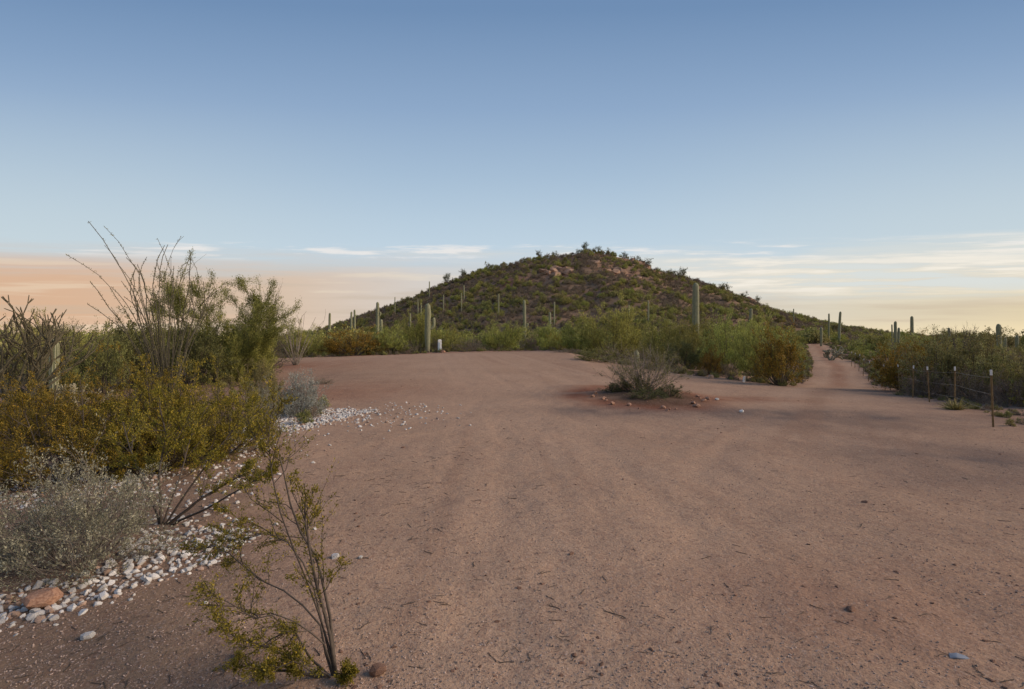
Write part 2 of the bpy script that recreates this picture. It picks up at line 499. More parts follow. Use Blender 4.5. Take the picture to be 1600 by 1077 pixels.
M['wire'] = plain_mat('galvanised_wire', (0.22, 0.19, 0.16), (0.34, 0.31, 0.27), 5, 0.5)
M['blueface'] = plain_mat('faded_blue_panel', (0.30, 0.37, 0.44), (0.40, 0.47, 0.53), 6, 0.6)
M['scrap'] = plain_mat('grey_plastic', (0.17, 0.185, 0.22), (0.27, 0.29, 0.33), 20, 0.5)

# saguaro skin: pale spine rows on the ribs, corky base
m, t = mat('saguaro_skin')
a_ = t.n('ShaderNodeAttribute', attribute_name='rib')
tcn = t.n('ShaderNodeTexCoord'); sp_ = t.n('ShaderNodeSeparateXYZ'); t.l(tcn.outputs['Object'], sp_.inputs[0])
oi = t.n('ShaderNodeObjectInfo')
nz = t.noise(tcn.outputs['Object'], 5.0, 4, 0.6)
skin = t.mix(t.step(nz, 0.3, 0.7), (0.105, 0.115, 0.052, 1), (0.185, 0.192, 0.090, 1))
skin = t.mix(t.math('MULTIPLY', t.step(a_.outputs['Fac'], 0.55, 1.0), 0.65), skin, (0.44, 0.42, 0.28, 1))
skin = t.mix(t.math('MULTIPLY', t.step(sp_.outputs[2], 0.9, 0.1), t.step(nz, 0.35, 0.6)), skin, (0.24, 0.19, 0.13, 1))
d = t.n('ShaderNodeBsdfPrincipled'); t.l(skin, d.inputs['Base Color']); d.inputs['Roughness'].default_value = 0.65
o = t.n('ShaderNodeOutputMaterial'); t.l(d.outputs[0], o.inputs[0])
M['saguaro'] = m

# ground
m, t = mat('desert_soil')
geo = t.n('ShaderNodeNewGeometry'); P = geo.outputs['Position']
k1 = t.n('ShaderNodeAttribute', attribute_name='mask'); s1 = t.n('ShaderNodeSeparateColor'); t.l(k1.outputs['Color'], s1.inputs[0])
k2 = t.n('ShaderNodeAttribute', attribute_name='mask_b'); s2 = t.n('ShaderNodeSeparateColor'); t.l(k2.outputs['Color'], s2.inputs[0])
big = t.noise(P, 0.35, 4, 0.6); mid = t.noise(P, 2.6, 5, 0.62); fine = t.noise(P, 38.0, 4, 0.7)
soil = t.mix(t.step(big, 0.3, 0.7), (0.390, 0.254, 0.168, 1), (0.440, 0.292, 0.198, 1))
mp = t.n('ShaderNodeMapping'); t.l(P, mp.inputs['Vector']); mp.inputs['Rotation'].default_value = (0, 0, -0.35); mp.inputs['Scale'].default_value = (1.0, 0.22, 1.0)
strk = t.noise(mp.outputs[0], 1.7, 5, 0.65)
mid2 = t.noise(P, 0.95, 6, 0.7)
soil = t.mix(t.math('MULTIPLY', t.step(mid, 0.42, 0.72), 0.32), soil, (0.295, 0.178, 0.125, 1))
soil = t.mix(t.math('MULTIPLY', t.step(mid2, 0.50, 0.68), 0.30), soil, (0.275, 0.170, 0.122, 1))
soil = t.mix(t.math('MULTIPLY', t.step(strk, 0.54, 0.66), 0.16), soil, (0.265, 0.160, 0.112, 1))
soil = t.mix(t.math('MULTIPLY', s1.outputs[0], 0.50), soil, (0.505, 0.345, 0.238, 1))            # packed wheel paths and the paler middle of the clearing
soil = t.mix(t.math('MULTIPLY', s1.outputs[1], 0.95), soil, (0.150, 0.120, 0.105, 1))            # grey gravel
soil = t.mix(t.math('MULTIPLY', s1.outputs[2], 0.95), soil, (0.235, 0.092, 0.052, 1))            # red earth
soil = t.mix(t.math('MULTIPLY', s2.outputs[0], 0.80), soil, (0.235, 0.150, 0.108, 1))            # undisturbed desert floor
soil = t.mix(t.math('MULTIPLY', s2.outputs[1], 0.85), soil, (0.190, 0.135, 0.082, 1))            # litter and stony hillside
soil = t.mix(t.math('MULTIPLY', s2.outputs[2], 0.92), soil, (0.050, 0.036, 0.024, 1))             # dark mulch on the island
soil = t.mix(t.math('MULTIPLY', k1.outputs['Alpha'], 0.32), soil, (0.235, 0.135, 0.090, 1))          # tyre scuffs
vor = t.n('ShaderNodeTexVoronoi'); t.l(P, vor.inputs['Vector']); vor.inputs['Scale'].default_value = 85.0
sv = t.n('ShaderNodeSeparateColor'); t.l(vor.outputs['Color'], sv.inputs[0])
soil = t.mix(t.math('MULTIPLY', t.step(sv.outputs[0], 0.55, 1.0), 0.45), soil, (0.17, 0.098, 0.075, 1))
soil = t.mix(t.math('MULTIPLY', t.step(sv.outputs[1], 0.80, 1.0), 0.26), soil, (0.58, 0.44, 0.37, 1))
vor2 = t.n('ShaderNodeTexVoronoi'); t.l(P, vor2.inputs['Vector']); vor2.inputs['Scale'].default_value = 21.0
sv2 = t.n('ShaderNodeSeparateColor'); t.l(vor2.outputs['Color'], sv2.inputs[0])
soil = t.mix(t.math('MULTIPLY', t.step(sv2.outputs[0], 0.6, 1.0), 0.22), soil, (0.18, 0.10, 0.08, 1))
soil = t.mix(t.math('MULTIPLY', t.step(fine, 0.52, 0.75), 0.35), soil, (0.20, 0.115, 0.088, 1))
d = t.n('ShaderNodeBsdfPrincipled'); t.l(soil, d.inputs['Base Color']); d.inputs['Roughness'].default_value = 1.0; d.inputs['Specular IOR Level'].default_value = 0.0
grain = t.noise(P, 140.0, 3, 0.7)
h = t.math('ADD', t.math('MULTIPLY', fine, 0.7), t.math('MULTIPLY', grain, 0.35))
h = t.math('ADD', h, t.math('MULTIPLY', mid, 1.5))
h = t.math('ADD', h, t.math('MULTIPLY', t.noise(P, 9.0, 4, 0.65), 1.1))
h = t.math('ADD', h, t.math('MULTIPLY', strk, 0.5))
b = t.n('ShaderNodeBump'); b.inputs['Strength'].default_value = 0.75; b.inputs['Distance'].default_value = 0.02
t.l(h, b.inputs['Height']); t.l(b.outputs[0], d.inputs['Normal'])
o = t.n('ShaderNodeOutputMaterial'); t.l(d.outputs[0], o.inputs[0])
M['ground'] = m

# ------------------------------------------------------------------ the ground: one height field, split into floor, track and hill
def axis(lo, hi, d0, k):
    out = [0.0]
    while out[-1] < hi:
        out.append(out[-1] + d0 + k * out[-1])
    neg = [0.0]
    while neg[-1] > lo:
        neg.append(neg[-1] - (d0 + k * -neg[-1]))
    return np.array(sorted(set(neg + out)))


gx = axis(-2600, 2600, 0.035, 0.0175)
gy = axis(-12, 3400, 0.06, 0.0165)
XX, YY = np.meshgrid(gx, gy)
ZZ = Z(XX, YY)
nx, ny = len(gx), len(gy)
zx = np.gradient(ZZ, gx, axis=1); zy = np.gradient(ZZ, gy, axis=0)
NN = nrm(np.stack([-zx, -zy, np.ones_like(ZZ)], -1)).reshape(-1, 3)
VV = np.stack([XX, YY, ZZ], -1).reshape(-1, 3)
hh = hill_h(XX, YY)
lot = inlot(XX, YY)
dtrack = polydist(XX, YY, TRACK)
droad = polydist(XX, YY, ROAD); droad2 = polydist(XX, YY, ROAD2)
wob = fbm(XX * 0.45, YY * 0.45, 51, 4)
wobf = fbm(XX * 1.7, YY * 1.7, 57, 4)
# packed paths
pale_soil = np.maximum.reduce([np.exp(-((dtrack - 0.8) / 0.55) ** 2) * sstep(9, 16, YY), 0.9 * np.exp(-(droad / 3.0) ** 2), 0.75 * np.exp(-((droad2 - 0.8) / 0.6) ** 2)])
pale_soil = np.clip(pale_soil * (0.35 + 1.1 * wob), 0, 1)
pale_soil = np.maximum(pale_soil, 0.85 * np.exp(-((XX + 0.3) / 5.5) ** 2 - ((YY - 15) / 8.5) ** 2) * np.clip(wobf * 2.2 - 0.35, 0, 1))  # broad mottled paler patch over the middle of the clearing
trackmid = np.exp(-(dtrack / 0.42) ** 2) * sstep(20, 26, YY)
# grey gravel drifts round the island and along the middle of the clearing
grey = np.exp(-((XX - 3.1) / 2.3) ** 2 - ((YY - 12.4) / 1.0) ** 2) + 0.85 * np.exp(-((XX - 7.2) / 3.2) ** 2 - ((YY - 11.3) / 1.6) ** 2) + \
    0.75 * np.exp(-((XX - 6.5) / 2.0) ** 2 - ((YY - 7.0) / 1.8) ** 2) + 0.38 * np.exp(-((XX - 13.5) / 2.5) ** 2 - ((YY - 20.5) / 1.6) ** 2) + \
    0.45 * np.exp(-((XX + 9) / 3.0) ** 2 - ((YY - 22) / 3) ** 2)
grey = np.clip(grey * (0.15 + 1.5 * wobf), 0, 1)
di = np.hypot((XX - 3.75) / 2.0, (YY - 15.5) / 2.9)
red = 0.95 * np.exp(-((di - 0.85) / 0.33) ** 2) + 0.75 * np.exp(-((XX - 7.2) / 1.6) ** 2 - ((YY - 15.2) / 0.8) ** 2) + 0.6 * np.exp(-((XX + 6.5) / 3.5) ** 2 - ((YY - 17) / 3.5) ** 2) + \
    0.6 * np.exp(-((XX + 13) / 4) ** 2 - ((YY - 29) / 5) ** 2) + 0.3 * np.exp(-((XX - 2.2) / 1.2) ** 2 - ((YY - 3.2) / 0.8) ** 2) + \
    0.5 * np.exp(-((YY - 42.5) / 1.8) ** 2) * (np.abs(XX) < 20)
red = np.clip(red * (0.2 + 1.4 * wobf), 0, 1)
red = np.maximum(red, trackmid * 0.55 * (0.3 + wobf))
dl = polydist(XX, YY, LOT + LOT[:1]) * np.where(lot, -1, 1) + (wobf - 0.5) * 1.6
wild = np.minimum(sstep(-0.5, 0.9, dl), sstep(0.95, 1.7, dtrack + (wobf - 0.5) * 1.2))
wild = np.clip(wild, 0, 1) * (0.55 + 0.45 * wob)
litter = np.clip(sstep(0.4, 4, hh) * (0.70 + 0.5 * fbm(XX / 6, YY / 6, 71, 3)), 0, 1)
mulch = np.exp(-(np.hypot((XX - 3.95) / 1.5, (YY - 15.0) / 2.2)) ** 6) * np.clip(0.5 + wobf, 0, 1)
bed = inpoly(XX, YY, [(-1.3, 2.2), (-2.3, 4.6), (-3.5, 7.2), (-4.6, 11), (-7, 13), (-14, 18), (-20, 20), (-14, 6), (-5, 1)])
litter = np.maximum(litter, bed * 0.55 * (0.3 + wob))
# bare rock scars high on the hill
scar = np.zeros_like(XX)
for cxp, cy_, rx_, ry_ in ((965, 185, 9, 12), (875, 190, 8, 11), (1000, 214, 12, 6), (1165, 214, 10, 8), (800, 186, 9, 9), (930, 214, 14, 5)):
    scar = np.maximum(scar, np.exp(-((XX - px(cxp, cy_)) / rx_) ** 2 - ((YY - cy_) / ry_) ** 2))
scar = np.clip(scar * (0.4 + 1.2 * fbm(XX / 4, YY / 4, 73, 3)), 0, 1) * (hh > 2)
litter = litter * (1 - scar); red = np.maximum(red, scar * 0.9)
tyre = np.zeros_like(XX)
for dd_, k_ in ((droad, 1), (droad2, 2), (dtrack, 3)):
    ln = vnoise(dd_ * 4.2 + 3 * fbm(XX * 0.12, YY * 0.12, 40 + k_, 2), YY * 0.12 + k_ * 9, 300 + k_)
    tyre = np.maximum(tyre, sstep(0.66, 0.86, ln) * np.exp(-(dd_ / 2.6) ** 2) * np.clip(fbm(XX * 0.3, YY * 0.3, 310 + k_, 3) * 2.6 - 0.7, 0, 1))
MASK = np.stack([pale_soil, grey, red, tyre], -1).reshape(-1, 4)
MASKB = np.stack([wild * (1 - scar), litter, mulch, np.ones_like(red)], -1).reshape(-1, 4)

I, J = np.meshgrid(np.arange(nx - 1), np.arange(ny - 1))
Qall = np.stack([J * nx + I, J * nx + I + 1, (J + 1) * nx + I + 1, (J + 1) * nx + I], -1).reshape(-1, 4)
hc = hh[:-1, :-1].ravel(); tc_ = ((dtrack < 1.9) & (YY > 19))[:-1, :-1].ravel(); lc = lot[:-1, :-1].ravel()
cls = np.where(hc > 0.6, 2, np.where(tc_, 1, np.where(lc, 3, 0)))
for c, nm, lab, cat in ((0, 'desert_floor', 'brown open desert floor under the shrubs', 'ground'), (3, 'dirt_clearing', 'wide reddish dirt clearing with tyre marks', 'ground'),
                        (1, 'dirt_track', 'two-rut dirt track climbing beside the wire fence', 'track'), (2, 'hill', 'shrub-covered rocky hill with a rounded top', 'hill')):
    Q = Qall[cls == c]
    used, inv = np.unique(Q, return_inverse=True)
    g = Geo(); g.add(VV[used], inv.reshape(-1, 4))
    me = g.mesh(nm, [M['ground']])
    for an, arr in (('mask', MASK), ('mask_b', MASKB)):
        a = me.attributes.new(an, 'FLOAT_COLOR', 'POINT'); a.data.foreach_set('color', arr[used].astype(np.float32).ravel())
    me.normals_split_custom_set_from_vertices(NN[used].tolist())
    ob = bpy.data.objects.new(nm, me); col.objects.link(ob)
    ob['kind'] = 'structure'; ob['label'] = lab; ob['category'] = cat
del XX, YY, ZZ, VV, NN, Qall

# ------------------------------------------------------------------ scene helpers
def obj(name, me, parent=None, loc=(0, 0, 0), rz=0.0, sc=1.0):
    ob = bpy.data.objects.new(name, me)
    col.objects.link(ob)
    if parent is not None:
        ob.parent = parent
    ob.location = loc
    ob.rotation_euler = (0, 0, rz)
    ob.scale = (sc, sc, sc) if np.ndim(sc) == 0 else sc
    return ob


def tag(ob, label, cat, group=None, kind=None):
    ob['label'] = label; ob['category'] = cat
    if group:
        ob['group'] = group
    if kind:
        ob['kind'] = kind
    return ob


def plant(name, parts, label, cat, x, y, rz=0.0, sc=1.0, group=None, sink=0.02):
    """an Empty at the plant's base with one child per part; parts = [(part name, mesh)]"""
    e = obj(name, None, None, (x, y, gz(x, y) - sink), rz, sc)
    tag(e, label, cat, group)
    for pn, me in parts:
        obj(pn, me, e)
    return e


def pair(g2, nm, sm, lm):
    gs, gl = g2
    return [('stems', gs.mesh(nm + '_stems', [M[sm]])), ('foliage', gl.mesh(nm + '_foliage', [M[lm]], smooth=False))]


def one(g2, nm, sm, lm):
    gs, gl = g2
    g = Geo(); g.merge(gs, 0); g.merge(gl, 1)
    return g.mesh(nm, [M[sm], M[lm]], smooth=False)


# ------------------------------------------------------------------ stones
def hull_mesh(name, seed, n, sq, material, rough=0.25):
    rg = np.random.default_rng(seed)
    p = nrm(rg.normal(size=(n, 3))) * (1 - rough * rg.random((n, 1))) * np.array(sq)
    bm = bmesh.new()
    for q in p:
        bm.verts.new(q)
    r = bmesh.ops.convex_hull(bm, input=bm.verts)
    bmesh.ops.delete(bm, geom=[e for e in set(r['geom_interior'] + r['geom_unused']) if isinstance(e, bmesh.types.BMVert)], context='VERTS')
    me = bpy.data.meshes.new(name); bm.to_mesh(me); bm.free()
    me.materials.append(material)
    return me


def instancer(name, pts, rot, scl, idx, sources, label, cat, group=None):
    """one 'stuff' object: the far or tiny copies of a kind, instanced on the vertices of a point mesh"""
    me = bpy.data.meshes.new(name)
    n = len(pts)
    me.vertices.add(n); me.vertices.foreach_set('co', np.asarray(pts, np.float32).ravel())
    for an, ty, key, arr in (('rot', 'FLOAT_VECTOR', 'vector', rot), ('scl', 'FLOAT_VECTOR', 'vector', scl), ('pick', 'INT', 'value', idx)):
        a = me.attributes.new(an, ty, 'POINT')
        a.data.foreach_set(key, np.asarray(arr, np.int32 if ty == 'INT' else np.float32).ravel())
    ob = obj(name, me); tag(ob, label, cat, group, 'stuff')
    ng = bpy.data.node_groups.new(name + '_scatter', 'GeometryNodeTree')
    ng.interface.new_socket('Geometry', in_out='INPUT', socket_type='NodeSocketGeometry')
    ng.interface.new_socket('Geometry', in_out='OUTPUT', socket_type='NodeSocketGeometry')
    N = ng.nodes; Lk = ng.links
    gi = N.new('NodeGroupInput'); go = N.new('NodeGroupOutput')
    iop = N.new('GeometryNodeInstanceOnPoints')
    join = N.new('GeometryNodeJoinGeometry')
    for s in sources:
        o_ = N.new('GeometryNodeObjectInfo'); o_.transform_space = 'ORIGINAL'
        o_.inputs['Object'].default_value = s
        o_.inputs['As Instance'].default_value = True
        Lk.new(o_.outputs['Geometry'], join.inputs[0])
    def na(nm, ty):
        a = N.new('GeometryNodeInputNamedAttribute'); a.data_type = ty; a.inputs[0].default_value = nm
        return a.outputs[0]
    Lk.new(gi.outputs[0], iop.inputs['Points']); Lk.new(join.outputs[0], iop.inputs['Instance'])
    iop.inputs['Pick Instance'].default_value = True
    Lk.new(na('pick', 'INT'), iop.inputs['Instance Index'])
    e2r = N.new('FunctionNodeEulerToRotation'); Lk.new(na('rot', 'FLOAT_VECTOR'), e2r.inputs[0])
    Lk.new(e2r.outputs[0], iop.inputs['Rotation']); Lk.new(na('scl', 'FLOAT_VECTOR'), iop.inputs['Scale'])
    Lk.new(iop.outputs[0], go.inputs[0])
    md = ob.modifiers.new('scatter', 'NODES'); md.node_group = ng
    return ob


# ------------------------------------------------------------------ far and middle-distance vegetation: prototypes
def mk(nm, sm, lm, **kw):
    return one(shrub(**kw), nm, sm, lm)


FAR = {
    'olive': [mk('hill_shrub', 'stem', 'olive', seed=100 + i, H=1.0, Wd=1.5, nstem=16, nbr=5, ntw=3, nleaf=1500, ll=0.12, lw=0.06, tilt=78, stem_r=0.02, twig_draw=False, clump=0.25, tilt_pow=0.55) for i in range(4)],
    'green': [mk('green_shrub', 'stem', 'paloverde', seed=120 + i, H=1.0, Wd=1.35, nstem=16, nbr=5, ntw=3, nleaf=1600, ll=0.12, lw=0.045, tilt=75, stem_r=0.02, twig_draw=False, clump=0.25) for i in range(3)],
    'dry': [mk('brown_shrub', 'greystem', 'dry', seed=140 + i, H=1.0, Wd=1.7, nstem=18, nbr=5, ntw=3, nleaf=1100, ll=0.12, lw=0.05, tilt=80, stem_r=0.022, clump=0.2) for i in range(3)],
    'tree': [mk('hill_tree', 'stem', 'mesquite', seed=160 + i, H=1.0, Wd=1.15, nstem=6, nbr=6, ntw=5, nleaf=1000, ll=0.085, lw=0.04, tilt=58, stem_r=0.022, twig_draw=False, clump=0.3, tilt_pow=0.4) for i in range(3)],
}
MIDP = {
    'creosote': [pair(shrub(seed=200 + i, H=1.0, Wd=1.45, nstem=34, nbr=7, ntw=4, nleaf=15000, ll=0.034, lw=0.014, tilt=70, stem_r=0.009, twig_draw=False, clump=0.12), 'creosote', 'stem', 'creosote') for i in range(3)],
    'olive': [pair(shrub(seed=220 + i, H=1.0, Wd=1.5, nstem=32, nbr=7, ntw=4, nleaf=15000, ll=0.034, lw=0.014, tilt=74, stem_r=0.009, twig_draw=False, clump=0.12), 'olive_shrub', 'stem', 'olive') for i in range(3)],
    'green': [pair(shrub(seed=240 + i, H=1.0, Wd=1.35, nstem=26, nbr=7, ntw=5, nleaf=17000, ll=0.040, lw=0.010, tilt=66, stem_r=0.010, twig_draw=False, clump=0.15, leaf_ang=0.6, up=0.22), 'palo_verde', 'pvstem', 'paloverde') for i in range(3)],
    'dry': [pair(shrub(seed=260 + i, H=1.0, Wd=1.7, nstem=34, nbr=7, ntw=4, nleaf=6000, ll=0.04, lw=0.016, tilt=78, stem_r=0.008, clump=0.2), 'dry_brush', 'greystem', 'dry') for i in range(2)],
    'dark': [pair(shrub(seed=280 + i, H=1.0, Wd=1.4, nstem=22, nbr=7, ntw=5, nleaf=15000, ll=0.036, lw=0.015, tilt=70, stem_r=0.010, twig_draw=False, clump=0.12), 'mesquite', 'stem', 'mesquite') for i in range(2)],
}

# ------------------------------------------------------------------ scatter positions
def jitter_field(x0, x1, y0, y1, cell, rg):
    nx_ = int((x1 - x0) / cell); ny_ = int((y1 - y0) / cell)
    a, b = np.meshgrid(np.arange(nx_), np.arange(ny_))
    x = x0 + (a.ravel() + 0.5 + (rg.random(a.size) - 0.5) * 1.1) * cell
    y = y0 + (b.ravel() + 0.5 + (rg.random(a.size) - 0.5) * 1.1) * cell
    return x, y


rs = np.random.default_rng(5)
cand = []
# (cell, y range) rings on the flat and the hill
for cell, y0, y1, xm in ((2.5, 44, 100, 1.12), (1.85, 100, 245, 1.08), (7.0, 100, 420, 1.15), (16.0, 420, 900, 1.15)):
    x, y = jitter_field(-y1 * xm, y1 * xm, y0, y1, cell, rs)
    hgt = hill_h(x, y)
    ok = (np.abs(x) < y * xm + 4)
    if cell == 1.85:
        ok &= hgt > 0.5
    elif cell == 7.0:
        ok &= hgt <= 0.5
    cand.append(np.stack([x[ok], y[ok], hgt[ok]], 1))
# right of the fence and left of the clearing, closer in
x, y = jitter_field(10, 60, 14, 44, 2.3, rs); ok = x < y * 1.2
cand.append(np.stack([x[ok], y[ok], 0 * x[ok]], 1))
x, y = jitter_field(-52, -8, 19, 44, 2.5, rs); ok = x > -y * 1.2
cand.append(np.stack([x[ok], y[ok], 0 * x[ok]], 1))
C = np.concatenate(cand)
keep = ~inlot(C[:, 0], C[:, 1]) & (polydist(C[:, 0], C[:, 1], TRACK) > 1.9)
# keep shrubs off the margins of the clearing and off the fence line
keep &= polydist(C[:, 0], C[:, 1], LOT + LOT[:1]) > 0.75
keep &= (polydist(C[:, 0], C[:, 1], FENCE) > 0.9) | (C[:, 1] > 23)
keep &= rs.random(len(C)) > np.where(C[:, 2] > 0.5, 0.52 - 0.95 * fbm(C[:, 0] / 11, C[:, 1] / 11, 83, 3), 0.34)
# behind the crest of the hill nothing shows
keep &= (C[:, 1] < HY + 6) | (C[:, 2] < 0.5)
C = C[keep]
zc = Z(C[:, 0], C[:, 1])
scarv = np.zeros(len(C))
for cxp, cy_, rx_, ry_ in ((965, 184, 9, 10), (875, 188, 8, 9), (1000, 214, 11, 5)):
    scarv = np.maximum(scarv, np.exp(-((C[:, 0] - px(cxp, cy_)) / rx_) ** 2 - ((C[:, 1] - cy_) / ry_) ** 2))
kk = rs.random(len(C)) > scarv * 1.05
C = C[kk]; zc = zc[kk]
species_n = fbm(C[:, 0] / 9, C[:, 1] / 9, 81, 3) + 0.16 * rs.normal(size=len(C))
onhill = C[:, 2] > 1.2
kinds = np.where(onhill, np.where(species_n < 0.53, 2, np.where(species_n < 0.68, 0, 1)), np.where(species_n < 0.40, 2, np.where(species_n < 0.50, 0, 1)))
size = np.where(onhill, 0.85 + 1.1 * rs.random(len(C)) ** 2.0, 1.0 + 1.9 * rs.random(len(C)) ** 1.5)
size = np.where(kinds == 2, size * np.where(onhill, 0.85, 0.68), size)
size = np.where((C[:, 1] > 60) & ~onhill, size * 1.15, size)
size = np.where((C[:, 1] < 44) & (C[:, 0] > 0), np.minimum(size, 1.55) * 0.76, size)
size = np.where((C[:, 1] >= 44) & (C[:, 0] > 0.62 * C[:, 1]) & ~onhill, size * 0.68, size)
size = np.where((C[:, 1] < 44) & (C[:, 0] < 0), size * 0.85, size)
size = np.where(polydist(C[:, 0], C[:, 1], TRACK) < 3.6, size * 0.62, size)
dist = np.hypot(C[:, 0], C[:, 1])
app = size / dist
# in the picture at all?
inview = (np.abs(C[:, 0]) < C[:, 1] * 1.03)
order = np.argsort(-np.where(inview, app, 0))
KN = ['olive', 'green', 'dry']
used_ind = np.zeros(len(C), bool)
LAB = {
    ('olive', 'near'): ('creosote_bush', 'olive creosote bush in the thicket behind the wire fence', 'bush', 'creosote bushes behind the fence'),
    ('green', 'near'): ('palo_verde_bush', 'yellow-green feathery palo verde bush behind the wire fence', 'bush', 'palo verde bushes behind the fence'),
    ('dry', 'near'): ('brush', 'low brown dry brush behind the wire fence', 'brush', 'dry brush behind the fence'),
    ('olive', 'left'): ('creosote_bush', 'olive creosote bush growing behind the tall ocotillo', 'bush', 'creosote bushes behind the ocotillo'),
    ('green', 'left'): ('palo_verde_bush', 'yellow-green feathery bush growing behind the tall ocotillo', 'bush', 'green bushes behind the ocotillo'),
    ('dry', 'left'): ('brush', 'low brown dry brush growing behind the tall ocotillo', 'brush', 'dry brush behind the ocotillo'),
    ('olive', 'flat'): ('creosote_bush', 'rounded olive creosote bush on flat ground before the hill', 'bush', 'creosote bushes at the foot of the hill'),
    ('green', 'flat'): ('palo_verde_bush', 'yellow-green palo verde bush on flat ground before the hill', 'bush', 'palo verde bushes at the foot of the hill'),
    ('dry', 'flat'): ('brush', 'low brown dry brush on flat ground before the hill', 'brush', 'dry brush at the foot of the hill'),
    ('olive', 'hill'): ('hillside_shrub', 'small olive shrub growing on the hillside', 'shrub', 'olive shrubs on the hill'),
    ('green', 'hill'): ('hillside_green_shrub', 'yellow-green bushy shrub growing on the hillside', 'shrub', 'green shrubs on the hill'),
    ('dry', 'hill'): ('hillside_brush', 'brown leafless brush growing on the hillside', 'brush', 'brown brush on the hill'),
}
LANDMARKS = [((-7.5, 46), 'the one-armed saguaro'), ((-16.3, 62), 'the fork-topped saguaro'), ((-25, 70), 'the dark-topped slim saguaro'), ((2, 78), 'the bud-armed saguaro'), ((18.7, 52), 'the thick tall saguaro'),
             ((29, 62), 'the slim armless saguaro'), ((8.2, 41), 'the largest palo verde bush'), ((56, 88), 'the leaning saguaro'), ((46, 76), 'the head of the track'), ((30, 45), 'the middle of the track'), ((54, 72), 'the stout dark saguaro'),
             ((53, 66), 'the lone tall saguaro'), ((50, 52), 'the thick tapering saguaro'), ((-12.7, 44), 'the bare grey ocotillo'), ((-40, 60), 'the wispy brown-green bush'), ((-3, 50), 'the crest of the road')]


def sized(s_, reg_):
    lo_, hi_ = ((1.0, 1.6) if reg_ == 'hill' else (1.45, 2.3))
    return 'low' if s_ < lo_ else ('tall' if s_ > hi_ else 'mid-sized')


first_far = {k: [None] * len(FAR[k]) for k in FAR}
quota = {0: 285, 1: 285, 2: 180}
for i in order:
    k = int(kinds[i])
    if not inview[i] or quota[k] <= 0:
        continue
    kn = KN[k]
    x, y = float(C[i, 0]), float(C[i, 1])
    reg = 'hill' if C[i, 2] > 0.8 else ('flat' if y > 43 else ('near' if x > 0 else 'left'))
    nm, lab, cat, grp = LAB[(kn, reg)]
    s = float(size[i])
    if reg == 'flat':
        lm = min(LANDMARKS, key=lambda q: (q[0][0] - x) ** 2 + (q[0][1] - y) ** 2)[1]
        lab = sized(s, reg) + {'olive': ' olive creosote bush', 'green': ' yellow-green palo verde bush', 'dry': ' brown dry brush'}[kn] + ' on the flat near ' + lm
    elif reg == 'hill':
        lab = sized(s, reg) + ' ' + lab.replace('small ', '')
    rz = float(rs.random() * 6.28)
    if dist[i] < 62 and reg != 'hill':
        # the middle distance shows stems and foliage
        if kn == 'olive':
            pool = MIDP['creosote'] if (rs.random() < 0.45) else MIDP['olive']
        else:
            pool = MIDP[kn]
        e = plant(nm, pool[rs.integers(len(pool))], lab, cat, x, y, rz, (s * (0.95 + 0.3 * rs.random()), s * (0.95 + 0.3 * rs.random()), s), grp)
    else:
        v = int(rs.integers(len(FAR[kn])))
        e = obj(nm, FAR[kn][v], None, (x, y, float(zc[i]) - 0.05), rz, (s * (0.9 + 0.35 * rs.random()), s * (0.9 + 0.35 * rs.random()), s))
        tag(e, lab, cat, grp)
        if first_far[kn][v] is None:
            first_far[kn][v] = e
    used_ind[i] = True; quota[k] -= 1
for k, kn in enumerate(KN):
    sel = np.where((kinds == k) & ~used_ind)[0]
    src = [e for e in first_far[kn] if e is not None]
    if not src:      # all individuals were close ones: plant one of the rest
        j = sel[0]; sel = sel[1:]
        e = obj(LAB[(kn, 'hill')][0], FAR[kn][0], None, (C[j, 0], C[j, 1], zc[j] - 0.05), 0, float(size[j]))
        tag(e, LAB[(kn, 'hill')][1], LAB[(kn, 'hill')][2], LAB[(kn, 'hill')][3]); src = [e]
    pts = np.stack([C[sel, 0], C[sel, 1], zc[sel] - 0.05], 1)
    n = len(sel)
    rot = np.stack([np.zeros(n), np.zeros(n), rs.random(n) * 6.28], 1)
    scl = size[sel, None] * np.stack([0.9 + 0.35 * rs.random(n), 0.9 + 0.35 * rs.random(n), np.ones(n)], 1)
    instancer({'olive': 'distant_olive_shrubs', 'green': 'distant_green_shrubs', 'dry': 'distant_brown_brush'}[kn], pts, rot, scl, rs.integers(0, len(src), n), src,
              {'olive': 'olive scrub covering the hill and the far plain', 'green': 'yellow-green scrub covering the hill and the far plain', 'dry': 'brown brush covering the hill and the far plain'}[kn],
              'scrub')
print('scatter', len(C), 'individual', int(used_ind.sum()))

# trees breaking the skyline of the hill: photo column, ridge distance, height
for i, (xp, Y, hgt) in enumerate([(917, 219, 2.8), (932, 219, 2.4), (953, 219, 2.2), (976, 219, 2.0), (1006, 214, 4.4), (1050, 214, 2.4), (1062, 214, 3.2), (1128, 214, 3.2),
                                  (1160, 214, 2.4), (845, 219, 2.4), (868, 219, 2.2), (765, 219, 2.4), (720, 219, 2.8), (905, 219, 1.8), (1180, 212, 2.6), (700, 219, 3.0)]):
    x = px(xp, Y)
    e = obj('hilltop_tree', FAR['tree'][i % 3], None, (x, Y, gz(x, Y) - 0.1), i * 1.3, (hgt * 1.5, hgt * 1.5, hgt * 1.3))
    tag(e, 'dark round-crowned tree crowning the very top of the hill' if i == 0 else 'small dark tree on the skyline of the hill', 'tree', 'trees on the hill skyline')

